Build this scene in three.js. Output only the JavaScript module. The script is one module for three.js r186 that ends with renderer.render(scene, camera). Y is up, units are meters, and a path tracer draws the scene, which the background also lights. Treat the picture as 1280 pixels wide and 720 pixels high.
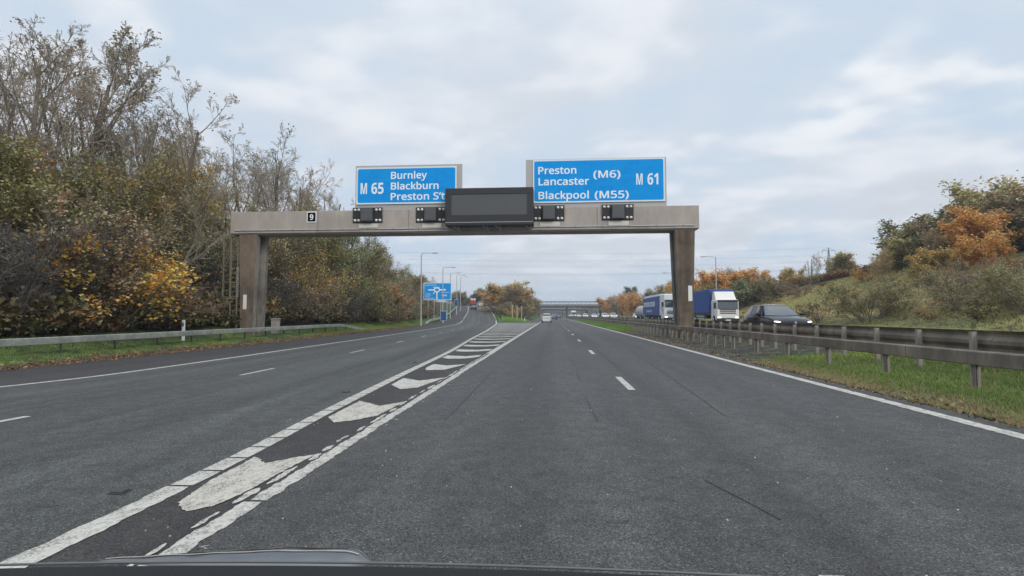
import * as THREE from 'three';
import { mergeGeometries } from 'three/addons/utils/BufferGeometryUtils.js';
import { RoundedBoxGeometry } from 'three/addons/geometries/RoundedBoxGeometry.js';

// ---------------------------------------------------------------- numbers
const PI = Math.PI;
function rng(seed) { let a = seed >>> 0; return () => { a = (a + 0x6D2B79F5) | 0; let t = Math.imul(a ^ (a >>> 15), 1 | a); t = (t + Math.imul(t ^ (t >>> 7), 61 | t)) ^ t; return ((t ^ (t >>> 14)) >>> 0) / 4294967296; }; }
const clamp = (x, a = 0, b = 1) => Math.min(b, Math.max(a, x));
const S = (a, b, x) => { const t = clamp((x - a) / (b - a)); return t * t * (3 - 2 * t); };
const mix = (a, b, t) => a + (b - a) * t;
function hash2(x, y) { let h = Math.imul(x | 0, 374761393) + Math.imul(y | 0, 668265263); h = Math.imul(h ^ (h >>> 13), 1274126177); return ((h ^ (h >>> 16)) >>> 0) / 4294967296; }
function vnoise(x, y, px = 0, py = 0) {             // value noise 0..1, wrapping every px, py cells if given
  const xi = Math.floor(x), yi = Math.floor(y), fx = x - xi, fy = y - yi, u = fx * fx * (3 - 2 * fx), v = fy * fy * (3 - 2 * fy);
  const w = (a, p) => p ? ((a % p) + p) % p : a;
  const a = hash2(w(xi, px), w(yi, py)), b = hash2(w(xi + 1, px), w(yi, py)), c = hash2(w(xi, px), w(yi + 1, py)), d = hash2(w(xi + 1, px), w(yi + 1, py));
  return a + (b - a) * u + (c - a) * v + (a - b - c + d) * u * v;
}
function fbm(x, y, o = 4, px = 0, py = 0) { let s = 0, a = 0.5, n = 0; for (let i = 0; i < o; i++) { s += a * vnoise(x + i * 17.3 * (px ? 0 : 1), y + i * 9.1 * (py ? 0 : 1), px, py); n += a; a *= 0.5; x *= 2; y *= 2; px *= 2; py *= 2; } return s / n; }
function curve(tab) {                                // smooth curve through [d, v] rows, flat beyond its ends
  const n = tab.length, m = tab.map((r, i) => { const a = tab[Math.max(0, i - 1)], b = tab[Math.min(n - 1, i + 1)]; return (b[1] - a[1]) / (b[0] - a[0]); });
  return (d) => {
    if (d <= tab[0][0]) return tab[0][1]; if (d >= tab[n - 1][0]) return tab[n - 1][1];
    let i = 0; while (d > tab[i + 1][0]) i++;
    const h = tab[i + 1][0] - tab[i][0], t = (d - tab[i][0]) / h, t2 = t * t, t3 = t2 * t;
    return (2 * t3 - 3 * t2 + 1) * tab[i][1] + (t3 - 2 * t2 + t) * h * m[i] + (3 * t2 - 2 * t3) * tab[i + 1][1] + (t3 - t2) * h * m[i + 1];
  };
}

// ---------------------------------------------------------------- camera, sky, sun, exposure
const scene = new THREE.Scene();
const camera = new THREE.PerspectiveCamera(2 * Math.atan(360 / 672) * 180 / PI, 16 / 9, 0.05, 6000);
camera.position.set(0, 1.35, 0);
camera.rotation.order = 'YXZ';
camera.rotation.set(2.896 * PI / 180, 4.25 * PI / 180, 0);
const renderer = new THREE.WebGLRenderer({ antialias: true });
renderer.toneMapping = THREE.LinearToneMapping;
renderer.toneMappingExposure = 1.13;
renderer.shadowMap.enabled = true;
{
  const breaks = [[0.527, 0.339, -0.779, 0.055],[0.470, 0.373, -0.800, 0.05],[0.427, 0.302, -0.852, 0.045],[0.587, 0.308, -0.749, 0.05]]; // where the cloud thins
  const W = 2048, H = 1024, px = new Float32Array(W * H * 4);
  for (let j = 0; j < H; j++) {
    const el = ((j + 0.5) / H - 0.5) * PI, y = Math.sin(el), c = Math.cos(el);
    for (let i = 0; i < W; i++) {
      const az = ((i + 0.5) / W - 0.5) * 2 * PI, x = Math.cos(az) * c, z = Math.sin(az) * c;
      const k = 1 / (Math.max(y, 0) + 0.16), qx = x * k, qz = z * k;
      const wob = fbm(qx * 1.3 + 31, qz * 1.3 + 7, 3) - 0.5;
      const big = fbm(qx * 1.1 + wob * 1.4 + 5.2, qz * 1.5 + wob + 11.7, 5);
      const small = fbm(qx * 3.2 + wob * 2 + 40, qz * 4.4 + 3, 5);
      const fine = fbm(qx * 9 + 4, qz * 11 + 13, 3);
      const cover = S(0.30, 0.60, big * 0.62 + small * 0.38);           // cloud over the blue
      const lit = S(0.44, 0.72, small * 0.6 + fine * 0.22 + big * 0.18);  // brighter tops
      const dim = S(0.50, 0.72, big) * (1 - lit);
      let r = 0.56, g = 0.665, b = 0.785;
      r = mix(r, 0.655, cover); g = mix(g, 0.705, cover); b = mix(b, 0.78, cover);
      r = mix(r, 0.86, lit * 0.62); g = mix(g, 0.88, lit * 0.62); b = mix(b, 0.92, lit * 0.62);
      r = mix(r, 0.61, dim * 0.8); g = mix(g, 0.645, dim * 0.8); b = mix(b, 0.705, dim * 0.8);
      let thin = 0; if (z < -0.4 && x > 0.3) for (const [bx, by, bz, w] of breaks) { const q = (x - bx) ** 2 + ((y - by) * 1.7) ** 2 + (z - bz) ** 2; thin += Math.exp(-q / (2 * w * w)); }
      if (thin > 0.01) { thin = Math.min(1, thin) * S(0.35, 0.66, small * 0.6 + fine * 0.4) * 0.55; r = mix(r, 0.93, thin); g = mix(g, 0.94, thin); b = mix(b, 0.955, thin); }
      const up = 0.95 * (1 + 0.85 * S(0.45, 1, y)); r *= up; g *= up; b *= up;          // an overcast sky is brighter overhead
      const low = 1 - S(0.0, 0.16, y), o = (j * W + i) * 4;             // bluer, paler air low down
      px[o] = mix(r, 0.555, low * 0.45); px[o + 1] = mix(g, 0.63, low * 0.45); px[o + 2] = mix(b, 0.725, low * 0.45); px[o + 3] = 1;
    }
  }
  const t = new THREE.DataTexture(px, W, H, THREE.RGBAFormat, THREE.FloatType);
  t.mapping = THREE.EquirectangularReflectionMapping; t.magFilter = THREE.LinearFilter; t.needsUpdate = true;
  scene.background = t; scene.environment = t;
}
const sun = new THREE.DirectionalLight(new THREE.Color(1, 0.95, 0.88), 1.25);
sun.position.set(60, 70, 55); sun.target.position.set(0, 0, -40);
sun.castShadow = true; sun.shadow.radius = 40; sun.shadow.mapSize.set(4096, 4096);
Object.assign(sun.shadow.camera, { left: -160, right: 160, top: 160, bottom: -160, near: 1, far: 500 });
scene.add(sun, sun.target);
scene.fog = new THREE.FogExp2(0xcfdae6, 0.0005);

// ---------------------------------------------------------------- naming
const used = {};
function numbered(n) { const k = used[n] = (used[n] ?? -1) + 1; return k ? n + '_' + String(k).padStart(3, '0') : n; }
function tag(o, label, category, group) { o.userData = { label, category }; if (group) o.userData.group = group; return o; }
function thing(name, label, category, [x, y, z] = [0, 0, 0], turn = 0, group) {
  const o = new THREE.Group(); o.name = numbered(name); o.position.set(x, y, z); o.rotation.y = turn; scene.add(o); return tag(o, label, category, group);
}
function merge(list) {
  list = list.flat(Infinity).map((g) => { const q = g.index ? g.toNonIndexed() : g.clone(); for (const k of Object.keys(q.attributes)) if (!['position', 'normal', 'uv'].includes(k)) q.deleteAttribute(k); if (!q.attributes.uv) q.setAttribute('uv', new THREE.BufferAttribute(new Float32Array(q.attributes.position.count * 2), 2)); return q; });
  return list.length === 1 ? list[0] : mergeGeometries(list);
}
function metres(g) {                                // uv in metres, seen along the axis that each triangle faces most
  const P = g.attributes.position, U = g.attributes.uv, a = new THREE.Vector3(), b = new THREE.Vector3(), c = new THREE.Vector3();
  for (let i = 0; i + 2 < P.count; i += 3) {
    a.fromBufferAttribute(P, i); b.fromBufferAttribute(P, i + 1).sub(a); c.fromBufferAttribute(P, i + 2).sub(a); b.cross(c);
    const x = Math.abs(b.x), y = Math.abs(b.y), z = Math.abs(b.z), k = y > x && y > z ? 1 : x > z ? 0 : 2;
    for (let j = i; j < i + 3; j++) U.setXY(j, k === 0 ? P.getZ(j) : P.getX(j), k === 1 ? P.getZ(j) : P.getY(j));
  }
  return g;
}
function part(name, geos, mat, parent = scene) {
  const m = new THREE.Mesh(Array.isArray(geos) ? (mat.map && geos[0].type !== 'BufferGeometry' ? metres(merge(geos)) : merge(geos)) : /Box|Cylinder/.test(geos.type) ? metres(merge([geos])) : geos, mat); m.name = parent === scene ? numbered(name) : name; parent.add(m); return m;
}
function copyOf(src, name, label, group) { const c = src.clone(); c.name = numbered(name); scene.add(c); c.userData = { ...src.userData, label }; if (group) c.userData.group = group; return c; }
const structure = (o) => { o.userData.kind = 'structure'; return o; };
const stuff = (o, label) => { o.userData.kind = 'stuff'; if (label) o.userData.label = label; return o; };
// ---------------------------------------------------------------- shapes
const at = (g, x = 0, y = 0, z = 0, rx = 0, ry = 0, rz = 0) => { g.applyMatrix4(new THREE.Matrix4().compose(new THREE.Vector3(x, y, z), new THREE.Quaternion().setFromEuler(new THREE.Euler(rx, ry, rz)), new THREE.Vector3(1, 1, 1))); return g; };
const box = (w, h, d, x, y, z, rx, ry, rz) => at(new THREE.BoxGeometry(w, h, d), x, y, z, rx, ry, rz);
const rbox = (w, h, d, r, x, y, z, rx, ry, rz) => at(new RoundedBoxGeometry(w, h, d, 2, r), x, y, z, rx, ry, rz);
const cyl = (r1, r2, h, n, x, y, z, rx, ry, rz) => at(new THREE.CylinderGeometry(r1, r2, h, n), x, y, z, rx, ry, rz);
function bar(a, b, r, n = 5, r2 = r) {
  const A = new THREE.Vector3(...a), B = new THREE.Vector3(...b), d = B.clone().sub(A), l = d.length();
  const g = new THREE.CylinderGeometry(r2, r, l, n); g.applyQuaternion(new THREE.Quaternion().setFromUnitVectors(new THREE.Vector3(0, 1, 0), d.normalize())); g.translate((A.x + B.x) / 2, (A.y + B.y) / 2, (A.z + B.z) / 2); return g;
}
function tri(pos, idx, uv, col) {
  const g = new THREE.BufferGeometry(); g.setAttribute('position', new THREE.Float32BufferAttribute(pos, 3));
  if (uv) g.setAttribute('uv', new THREE.Float32BufferAttribute(uv, 2)); if (col) g.setAttribute('color', new THREE.Float32BufferAttribute(col, 3));
  g.setIndex(idx); g.computeVertexNormals(); return g;
}
function hexa(b, t, y0, y1) {                       // a block from a rectangle [x0,x1,z0,z1] at y0 to another at y1
  const P = [[b[0], y0, b[2]], [b[1], y0, b[2]], [b[1], y0, b[3]], [b[0], y0, b[3]], [t[0], y1, t[2]], [t[1], y1, t[2]], [t[1], y1, t[3]], [t[0], y1, t[3]]];
  const F = [[3, 2, 6, 7], [1, 0, 4, 5], [2, 1, 5, 6], [0, 3, 7, 4], [4, 7, 6, 5], [0, 1, 2, 3]], pos = [], uv = [], idx = [];
  F.forEach((f, k) => { const o = pos.length / 3; f.forEach((v) => { pos.push(...P[v]); uv.push(k < 2 ? P[v][0] : P[v][2], P[v][1]); }); idx.push(o, o + 1, o + 2, o, o + 2, o + 3); });
  return tri(pos, idx, uv);
}
// ---------------------------------------------------------------- materials
const lin = (r, g, b) => new THREE.Color().setRGB(r, g, b);
const std = (c, roughness = 0.8, o = {}) => new THREE.MeshStandardMaterial({ color: Array.isArray(c) ? lin(...c) : c, roughness, ...o });
function tex(w, h, f, srgb, repeat, mirror) {
  const d = new Uint8Array(w * h * 4);
  for (let y = 0; y < h; y++) for (let x = 0; x < w; x++) { const c = f(x, y), o = (y * w + x) * 4; for (let k = 0; k < 3; k++) d[o + k] = clamp(Array.isArray(c) ? c[k] : c) * 255; d[o + 3] = 255; }
  const t = new THREE.DataTexture(d, w, h); t.magFilter = THREE.LinearFilter; t.minFilter = THREE.LinearFilter; t.wrapS = t.wrapT = THREE.RepeatWrapping;
  if (mirror) t.wrapS = t.wrapT = THREE.MirroredRepeatWrapping; if (srgb) t.colorSpace = THREE.SRGBColorSpace; if (repeat) t.repeat.set(...repeat); t.needsUpdate = true; return t;
}
const aggregate = (() => {                          // 4 m of asphalt: stones of a few millimetres to a centimetre, some pale
  const n = 2048, r = rng(5), h = new Float32Array(n * n);
  for (let i = 0; i < n * n; i++) h[i] = 0.45 + 0.16 * (r() - 0.5);
  for (let k = 0; k < 210000; k++) {
    const x = Math.floor(r() * n), y = Math.floor(r() * n), s = 1 + Math.floor(r() * 2.7), pale = r(), v = pale > 0.975 ? 0.4 + 0.4 * r() : pale > 0.6 ? 0.16 * r() : -0.2 * r();
    for (let b = -s; b <= s; b++) for (let a = -s; a <= s; a++) if (a * a + b * b <= s * s) h[((y + b + n) % n) * n + (x + a + n) % n] = 0.47 + v + 0.06 * (r() - 0.5);
  }
  return h;
})();
const asphaltMap = tex(2048, 2048, (x, y) => { const v = aggregate[y * 2048 + x] + (fbm(x / 64, y / 64, 4, 32, 32) - 0.5) * 0.10; return (v - 0.47) * 2.1 + 0.68; }, true, [0.25, 0.25]);
const asphaltBump = tex(2048, 2048, (x, y) => aggregate[y * 2048 + x], false, [0.25, 0.25]);
const road = std([1, 1, 1], 0.82, { map: asphaltMap, bumpMap: asphaltBump, bumpScale: 0.006, vertexColors: true });
const soilMap = tex(1024, 1024, (x, y) => { const a = fbm(x / 16, y / 16, 5, 64, 64), b = fbm(x / 128, y / 128, 3, 8, 8), v = 0.55 + (a - 0.5) * 1.1 + (b - 0.5) * 0.5; return [v, v * (0.97 + 0.06 * b), v * 0.95]; }, true, [0.33, 0.33]);
const soil = std([1, 1, 1], 1, { map: soilMap, vertexColors: true });
const paintMap = tex(1024, 1024, (x, y) => { const a = fbm(x / 24, y / 24, 5, 1024 / 24 | 0, 1024 / 24 | 0), b = fbm(x / 6, y / 6, 2), c = fbm(x / 100 + 9, y / 100, 3); let v = 0.93 - 0.14 * S(0.5, 0.75, a) - 0.07 * b - 0.09 * c; const s = vnoise(x / 5 + 300, y / 9 + 100), m = fbm(x / 70 + 5, y / 110, 3); if (s > mix(0.97, 0.62, S(0.42, 0.68, m))) v *= 0.5 + 0.3 * b; return [v, v * 0.985, v * 0.95]; }, true, [1.1, 1.1]);
const paint = std([0.76, 0.75, 0.71], 0.7, { map: paintMap });
const paintOld = std([0.74, 0.71, 0.66], 0.8, { map: paintMap });
const stainMap = tex(512, 512, (x, y) => { const a = fbm(x / 30, y / 400, 4), b = fbm(x / 60, y / 60, 4), c = fbm(x / 3, y / 9, 2); const v = 0.72 + (a - 0.5) * 0.35 + (b - 0.5) * 0.35 + (c - 0.5) * 0.1; return [v * 1.0, v * 0.97, v * 0.93]; }, true, [0.21, 0.21], true);
const grimeMap = tex(512, 512, (x, y) => { const a = fbm(x / 20, y / 20, 5), b = fbm(x / 110, y / 110, 3); const v = 0.82 + (a - 0.5) * 0.22 + (b - 0.5) * 0.24; return [v, v * 0.985, v * 0.965]; }, true, [0.37, 0.37], true);
const beamMap = tex(512, 512, (x, y) => { const a = fbm(x / 40, y / 300, 4), b = fbm(x / 130, y / 90, 3), c = fbm(x / 5, y / 12, 2); const v = 0.86 + (a - 0.5) * 0.16 + (b - 0.5) * 0.12 + (c - 0.5) * 0.05; return [v, v * 0.985, v * 0.965]; }, true, [0.23, 0.23], true);
const M = {
  steel: std([0.36, 0.325, 0.285], 0.65, { map: stainMap, metalness: 0.1 }), rail: std([0.36, 0.315, 0.27], 0.65, { map: stainMap, metalness: 0.15 }), railLight: std([0.46, 0.49, 0.46], 0.6, { map: grimeMap, metalness: 0.15 }),
  post: std([0.40, 0.37, 0.33], 0.75, { map: grimeMap }), darkSteel: std([0.05, 0.05, 0.052], 0.6),
  beam: std([0.53, 0.48, 0.445], 0.75, { map: beamMap }), column: std([0.30, 0.245, 0.195], 0.9, { map: stainMap }),
  concrete: std([0.42, 0.40, 0.37], 0.9, { map: grimeMap }), black: std([0.012, 0.012, 0.013], 0.55), plastic: std([0.022, 0.022, 0.024], 0.5), screen: std([0.085, 0.086, 0.088], 0.35), white: std([0.78, 0.78, 0.76], 0.5),
  cream: std([0.66, 0.61, 0.53], 0.6), lamp: std([0.85, 0.85, 0.8], 0.3), signBack: std([0.43, 0.42, 0.40], 0.55, { metalness: 0.2 }), galv: std([0.46, 0.47, 0.47], 0.5, { metalness: 0.35 }),
  seal: std([0.04, 0.04, 0.04], 0.7), glass: new THREE.MeshPhysicalMaterial({ color: lin(0.05, 0.06, 0.068), roughness: 0.05, ior: 2.0 }), tyre: std([0.015, 0.015, 0.016], 0.9), alloy: std([0.45, 0.46, 0.47], 0.35, { metalness: 0.8 }), redLens: std([0.35, 0.01, 0.01], 0.25),
  oldConcrete: std([0.2, 0.19, 0.18], 0.9, { map: grimeMap }), concreteLeg: std([0.40, 0.385, 0.365], 0.9, { map: stainMap }), ladder: std([0.22, 0.205, 0.13], 0.7),
};
// ---------------------------------------------------------------- the lie of the land: x to the right, d metres ahead (z = -d)
const slipRight = curve([[-60, -2.95], [3, -2.96], [5.1, -3.03], [7.4, -3.2], [12, -3.46], [20, -3.86], [32, -4.75], [45, -5.6], [59, -6.7], [80, -8.4], [97, -10.1], [121, -12.8], [155, -17.5], [205, -25], [260, -34], [340, -48]]);
const slipLeft = curve([[-60, -11.3], [10.5, -11.4], [19, -11.6], [25, -11.9], [37, -12.4], [50, -13.0], [64, -13.8], [85, -15.5], [100, -17.2], [121, -20], [155, -24.5], [205, -32.2], [260, -41.5], [340, -55]]);
const slipDash = curve([[-60, -7.0], [6.7, -7.14], [14, -7.6], [22, -7.85], [30, -8.4], [38.6, -9.0], [50, -9.6], [64, -10.4], [85, -12], [100, -13.7], [121, -16.4], [155, -21], [205, -28.6], [260, -37.7]]);
const shoulderLeft = (d) => slipLeft(d) - 3.7 + 0.5 * S(90, 130, d);
const slipH = curve([[-60, 0], [80, 0], [97, 0.03], [108, 0.18], [121, 0.6], [155, 2.25], [180, 3.5], [205, 4.6], [240, 5.5], [300, 6]]);
const slipHL = (d) => slipH(d) - 0.18 * S(4, 14, d) * (1 - S(75, 125, d)) ;
const bankH = curve([[-60, 7], [20, 7], [75, 7.2], [85, 7.3], [116, 5.6], [150, 3.5], [200, 2], [280, 1.2], [600, 1]]);
const leftBank = curve([[-60, 3.6], [60, 3.6], [120, 3.4], [200, 2.5], [300, 2], [600, 2]]);
const EDGE = 5.6, OPP0 = 9.35, OPP1 = 23.8, NOSE = 101;
function section(d) {                               // break points [x, height, kind of ground to the right of it, steps]
  const xs = shoulderLeft(d), xl = slipLeft(d), xr = slipRight(d), hl = slipHL(d), hr = slipH(d), hs = hl + 0.02, lb = leftBank(d), A = bankH(d);
  const gap = S(NOSE, NOSE + 6, d), xm = mix(-2.14, -5.4, gap), isl = clamp((xm - xr - 1) / 3) * gap;
  return [
    [-420, hs + lb + 6, 8], [-110, hs + lb + 3, 8], [xs - 30, hs + lb + 1, 10], [xs - 14, hs + lb, 10], [xs - 6, hs + 1.1, 8], [xs - 2.6, hs + 0.22, 10], [xs, hs, 2], [xl, hl, 2], [xr, hr, 2],
    [mix(xr, xr + 0.4, gap), hr, 3], [mix(xr, mix(xr, xm, 0.5), gap), mix(hr, mix(hr, 0, 0.5) + 0.5 * isl, gap), 3], [mix(xr, xm - 0.3, gap), mix(hr, 0, gap), 2], [mix(xr, xm, gap), mix(hr, 0, gap), 2], [-2.14, 0, 2], [EDGE, 0, 10], [7.1, 0.07, 8], [8.5, 0.13, 8], [OPP0, 0.33, 2],
    [OPP1, 0.35, 6], [26.5, 0.42, 8], [32, 0.42 + A * 0.14, 10], [40, 0.4 + A * 0.6, 8], [47, 0.4 + A, 8], [62, 0.4 + A * 1.15, 8], [120, 0.4 + A * 1.2, 8], [520, 6, 1],
  ];
}
const ROADS = [[6, 7], [7, 8], [8, 12], [12, 14], [17, 18]];  // tarmac between these break points
function H(x, d) { const s = section(d); let i = 0; while (i < s.length - 2 && x > s[i + 1][0]) i++; const [a, b] = [s[i], s[i + 1]]; return mix(a[1], b[1], clamp((x - a[0]) / Math.max(b[0] - a[0], 1e-6))); }
function steps(from, to) { const out = []; let d = from; while (d < to) { out.push(d); d += d < -5 ? 4 : d < 40 ? 0.5 : d < 110 ? 1.5 : d < 400 ? 8 : 160; } out.push(to); return out; }
const rough = (x, d) => (fbm(x * 0.8, d * 0.8, 3) - 0.5) * 0.12 + (fbm(x * 0.13, d * 0.13, 3) - 0.5) * 0.5;
{
  const ds = steps(-45, 3000), pos = [], col = [], uv = [], idx = []; let per = 0;
  for (const d of ds) {
    const s = section(d), row = [], gap = S(NOSE, NOSE + 6, d);
    for (let i = 0; i < s.length - 1; i++) {
      const n = s[i][2], paved = (i >= 6 && i < 8) || (i >= 12 && i < 14) || i === 17 || (i >= 8 && i < 11 && gap < 0.02);
      for (let k = 0; k <= n; k++) {
        const t = k / n, x = mix(s[i][0], s[i + 1][0], t); let h = mix(s[i][1], s[i + 1][1], t), e = Math.min(1, Math.min(Math.abs(x - s[6][0]), Math.abs(x - EDGE), Math.abs(x - OPP0), Math.abs(x - OPP1)) / 1.5);
        if (paved) h -= 0.09; else if (i < 6 || i > 13) h += rough(x, d) * e * (i === 14 || i === 15 || i === 16 ? 0.35 : 1) * (i < 4 || i > 20 ? 2 : 1) - 0.012;
        row.push([x, h, i]);
      }
    }
    per = row.length;
    for (const [x, h, i] of row) {
      pos.push(x, h, -d); uv.push(x, d);
      const a = fbm(x * 0.35, d * 0.35, 4), b = fbm(x * 1.7 + 50, d * 1.7, 3), c = fbm(x * 0.07 + 9, d * 0.05, 3);
      let k;
      const grass = [mix(0.08, 0.17, a), mix(0.19, 0.30, a), mix(0.03, 0.05, b)], dead = [mix(0.13, 0.24, b), mix(0.11, 0.17, b), mix(0.055, 0.08, b)], litter = [mix(0.08, 0.21, b), mix(0.065, 0.13, b), mix(0.035, 0.065, b)], straw = [mix(0.46, 0.62, a), mix(0.39, 0.51, a), mix(0.19, 0.25, a)], olive = [mix(0.33, 0.42, b), mix(0.34, 0.40, b), mix(0.13, 0.15, b)];
      const blend = (p, q, t) => p.map((v, n) => mix(v, q[n], t));
      if (i < 5) k = blend(blend(grass, litter, S(0, 1, (shoulderLeft(d) - 4.2 - x) / 2.5 + (a - 0.5) * 2)), litter, 0.25);
      else if (i === 5) k = blend(grass, dead, S(1.0, 0.35, shoulderLeft(d) - x + (a - 0.5) * 1.2));
      else if (i >= 8 && i < 12) k = grass;
      else if (i >= 14 && i < 17) k = blend(blend(grass, dead, Math.max(S(0.75, 0.1, x - EDGE + (a - 0.5) * 1.1), 0.5 * S(0.55, 0.7, a))), [0.2, 0.18, 0.15], S(13, 19, d + (a - 0.5) * 8) * (1 - S(50, 60, d)) * 0.95);
      else if (i >= 18) k = blend(blend(olive, straw, S(0.38, 0.62, a * 0.5 + c * 0.5 + S(28, 36, x) * 0.1)), dead, 0.45 * S(0.5, 0.7, c) * S(30, 42, x));
      else k = [0.05, 0.045, 0.04];
      col.push(...k);
    }
  }
  for (let j = 0; j < ds.length - 1; j++) for (let i = 0; i < per - 1; i++) { const a = j * per + i; idx.push(a, a + 1, a + per, a + 1, a + per + 1, a + per); }
  structure(part('ground', tri(pos, idx, uv, col), soil));
}
// ---------------------------------------------------------------- tarmac
function ribbon(from, to, xa, xb, n, lift, color, ha = H, ds) {
  ds = ds || steps(from, to); const pos = [], uv = [], col = [], idx = [];
  ds.forEach((d, j) => { const a = xa(d), b = xb(d); for (let i = 0; i <= n; i++) { const x = mix(a, b, i / n); pos.push(x, ha(x, d) + lift, -d); uv.push(x, d); col.push(...color(x, d, i / n)); if (j && i) { const q = j * (n + 1) + i; idx.push(q - n - 2, q - n - 1, q - 1, q - n - 1, q, q - 1); } } });
  return tri(pos, idx, uv, col);
}
const tone = (c, v) => c.map((k) => k * v);
const streak = (x, d, w) => fbm(x * w, d * 0.06, 3) - 0.5;
const hSlip = (x, d) => mix(slipHL(d), slipH(d), (x - slipLeft(d)) / (slipRight(d) - slipLeft(d)));
const hFlat = (x, d) => { const g = slipRight(d); return mix(slipH(d), 0, clamp((x - g) / (-2.14 - g))); };
const carriageway = structure(part('main_carriageway', ribbon(-45, 900, () => -2.14, () => EDGE, 40, 0, (x, d) => {
  const wheel = Math.exp(-(((x - 0.45) / 0.35) ** 2)) + Math.exp(-(((x + 1.15) / 0.35) ** 2)) + Math.exp(-(((x - 2.4) / 0.4) ** 2)) + Math.exp(-(((x - 4.2) / 0.4) ** 2));
  return tone([0.16, 0.156, 0.149], 1 + 0.5 * streak(x, d, 2.4) + 0.16 * (fbm(x * 0.6, d * 0.3, 3) - 0.5) + 0.17 * wheel - 0.1 * (Math.exp(-(((x + 0.35) / 0.25) ** 2)) + Math.exp(-(((x - 3.3) / 0.3) ** 2))) - 0.14 * Math.exp(-(((x - 1.75) / 0.12) ** 2)));
}, () => 0), road));
const slipRoad = structure(part('slip_road', ribbon(-45, 340, slipLeft, slipRight, 40, 0, (x, d) => tone([0.166, 0.170, 0.157], 1 + 1.0 * streak(x - slipDash(d), d * 0.7, 2.2) + 0.6 * streak(x - slipDash(d), d * 0.4, 7) + 0.2 * (fbm(x, d * 0.3, 3) - 0.5)), hSlip), road));
const shoulder = structure(part('hard_shoulder', ribbon(-45, 340, shoulderLeft, slipLeft, 16, 0, (x, d, t) => tone([0.10, 0.092, 0.09], 1 + 0.4 * streak(x, d, 2) + 0.35 * (fbm(x * 1.2, d * 0.5, 3) - 0.5) - 0.25 * S(0.3, 0, t)), (x, d) => mix(slipHL(d) + 0.02, slipHL(d), (x - shoulderLeft(d)) / 3.7)), road));
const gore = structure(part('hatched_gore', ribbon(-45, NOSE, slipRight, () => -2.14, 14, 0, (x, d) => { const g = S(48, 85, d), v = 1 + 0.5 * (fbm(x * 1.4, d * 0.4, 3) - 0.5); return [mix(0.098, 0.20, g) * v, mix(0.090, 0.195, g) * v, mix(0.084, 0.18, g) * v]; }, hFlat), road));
structure(part('nearside_shoulder', ribbon(NOSE, 900, (d) => mix(slipRight(d), -5.4, S(NOSE, NOSE + 6, d)), () => -2.14, 6, 0, (x, d) => tone([0.20, 0.195, 0.18], 1 + 0.5 * (fbm(x * 1.4, d * 0.3, 3) - 0.5)), (x, d) => mix(hFlat(x, d), 0, S(NOSE, NOSE + 6, d)), [NOSE, 102, 103, 104, 105, 106, 107, 110, 130, 180, 260, 400, 900]), road));
const opposite = structure(part('opposite_carriageway', ribbon(-45, 900, () => OPP0, () => OPP1, 16, 0, (x, d) => tone([0.19, 0.185, 0.18], 1 + 0.4 * streak(x, d, 1.5)), (x) => mix(0.33, 0.35, (x - OPP0) / (OPP1 - OPP0))), road));
// ---------------------------------------------------------------- painted lines, each a part of the tarmac it is painted on
const lift = 0.005;
function lineGeo(f, t, xa, w, hf, o = {}) {          // a painted strip about w wide whose left side is at xa(d)
  const step = o.step || 0.4, pos = [], uv = [], idx = []; let d = f, j = 0;
  for (;;) {
    const r = o.ragged || 0, q = o.taper ? Math.sqrt(Math.max(0.02, Math.sin(clamp((d - f) / (t - f)) * PI))) : 1, c = xa(d) + w / 2, hw = w / 2 * Math.min(1, q * 1.15), a = c - hw + (r ? (fbm(d * 14, 3 + xa(0), 3) - 0.5) * r * q : 0), b = c + hw + (r ? (fbm(d * 14, 77 + xa(0), 3) - 0.5) * r * q : 0);
    pos.push(a, hf(a, d) + lift, -d, b, hf(b, d) + lift, -d); uv.push(a, d, b, d);
    if (j) idx.push(2 * j - 2, 2 * j - 1, 2 * j, 2 * j - 1, 2 * j + 1, 2 * j); j++;
    if (d >= t) break; d = Math.min(t, d + (d > 60 ? Math.max(step, 2) : step));
  }
  return tri(pos, idx, uv);
}
const flat = () => 0;
part('edge_line', [lineGeo(-45, 10, () => 5.1, 0.21, flat, { ragged: 0.05, step: 0.06 }), lineGeo(10, 900, () => 5.1, 0.2, flat, { ragged: 0.03, step: 0.2 })], paint, carriageway);
for (let k = -4; k < 46; k++) { const d = 10.92 + 9 * k; part('lane_dash', lineGeo(d - 1, d + 1.05, () => 1.37, 0.13, flat, { ragged: 0.012, step: 0.1 }), paint, carriageway); }
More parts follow.
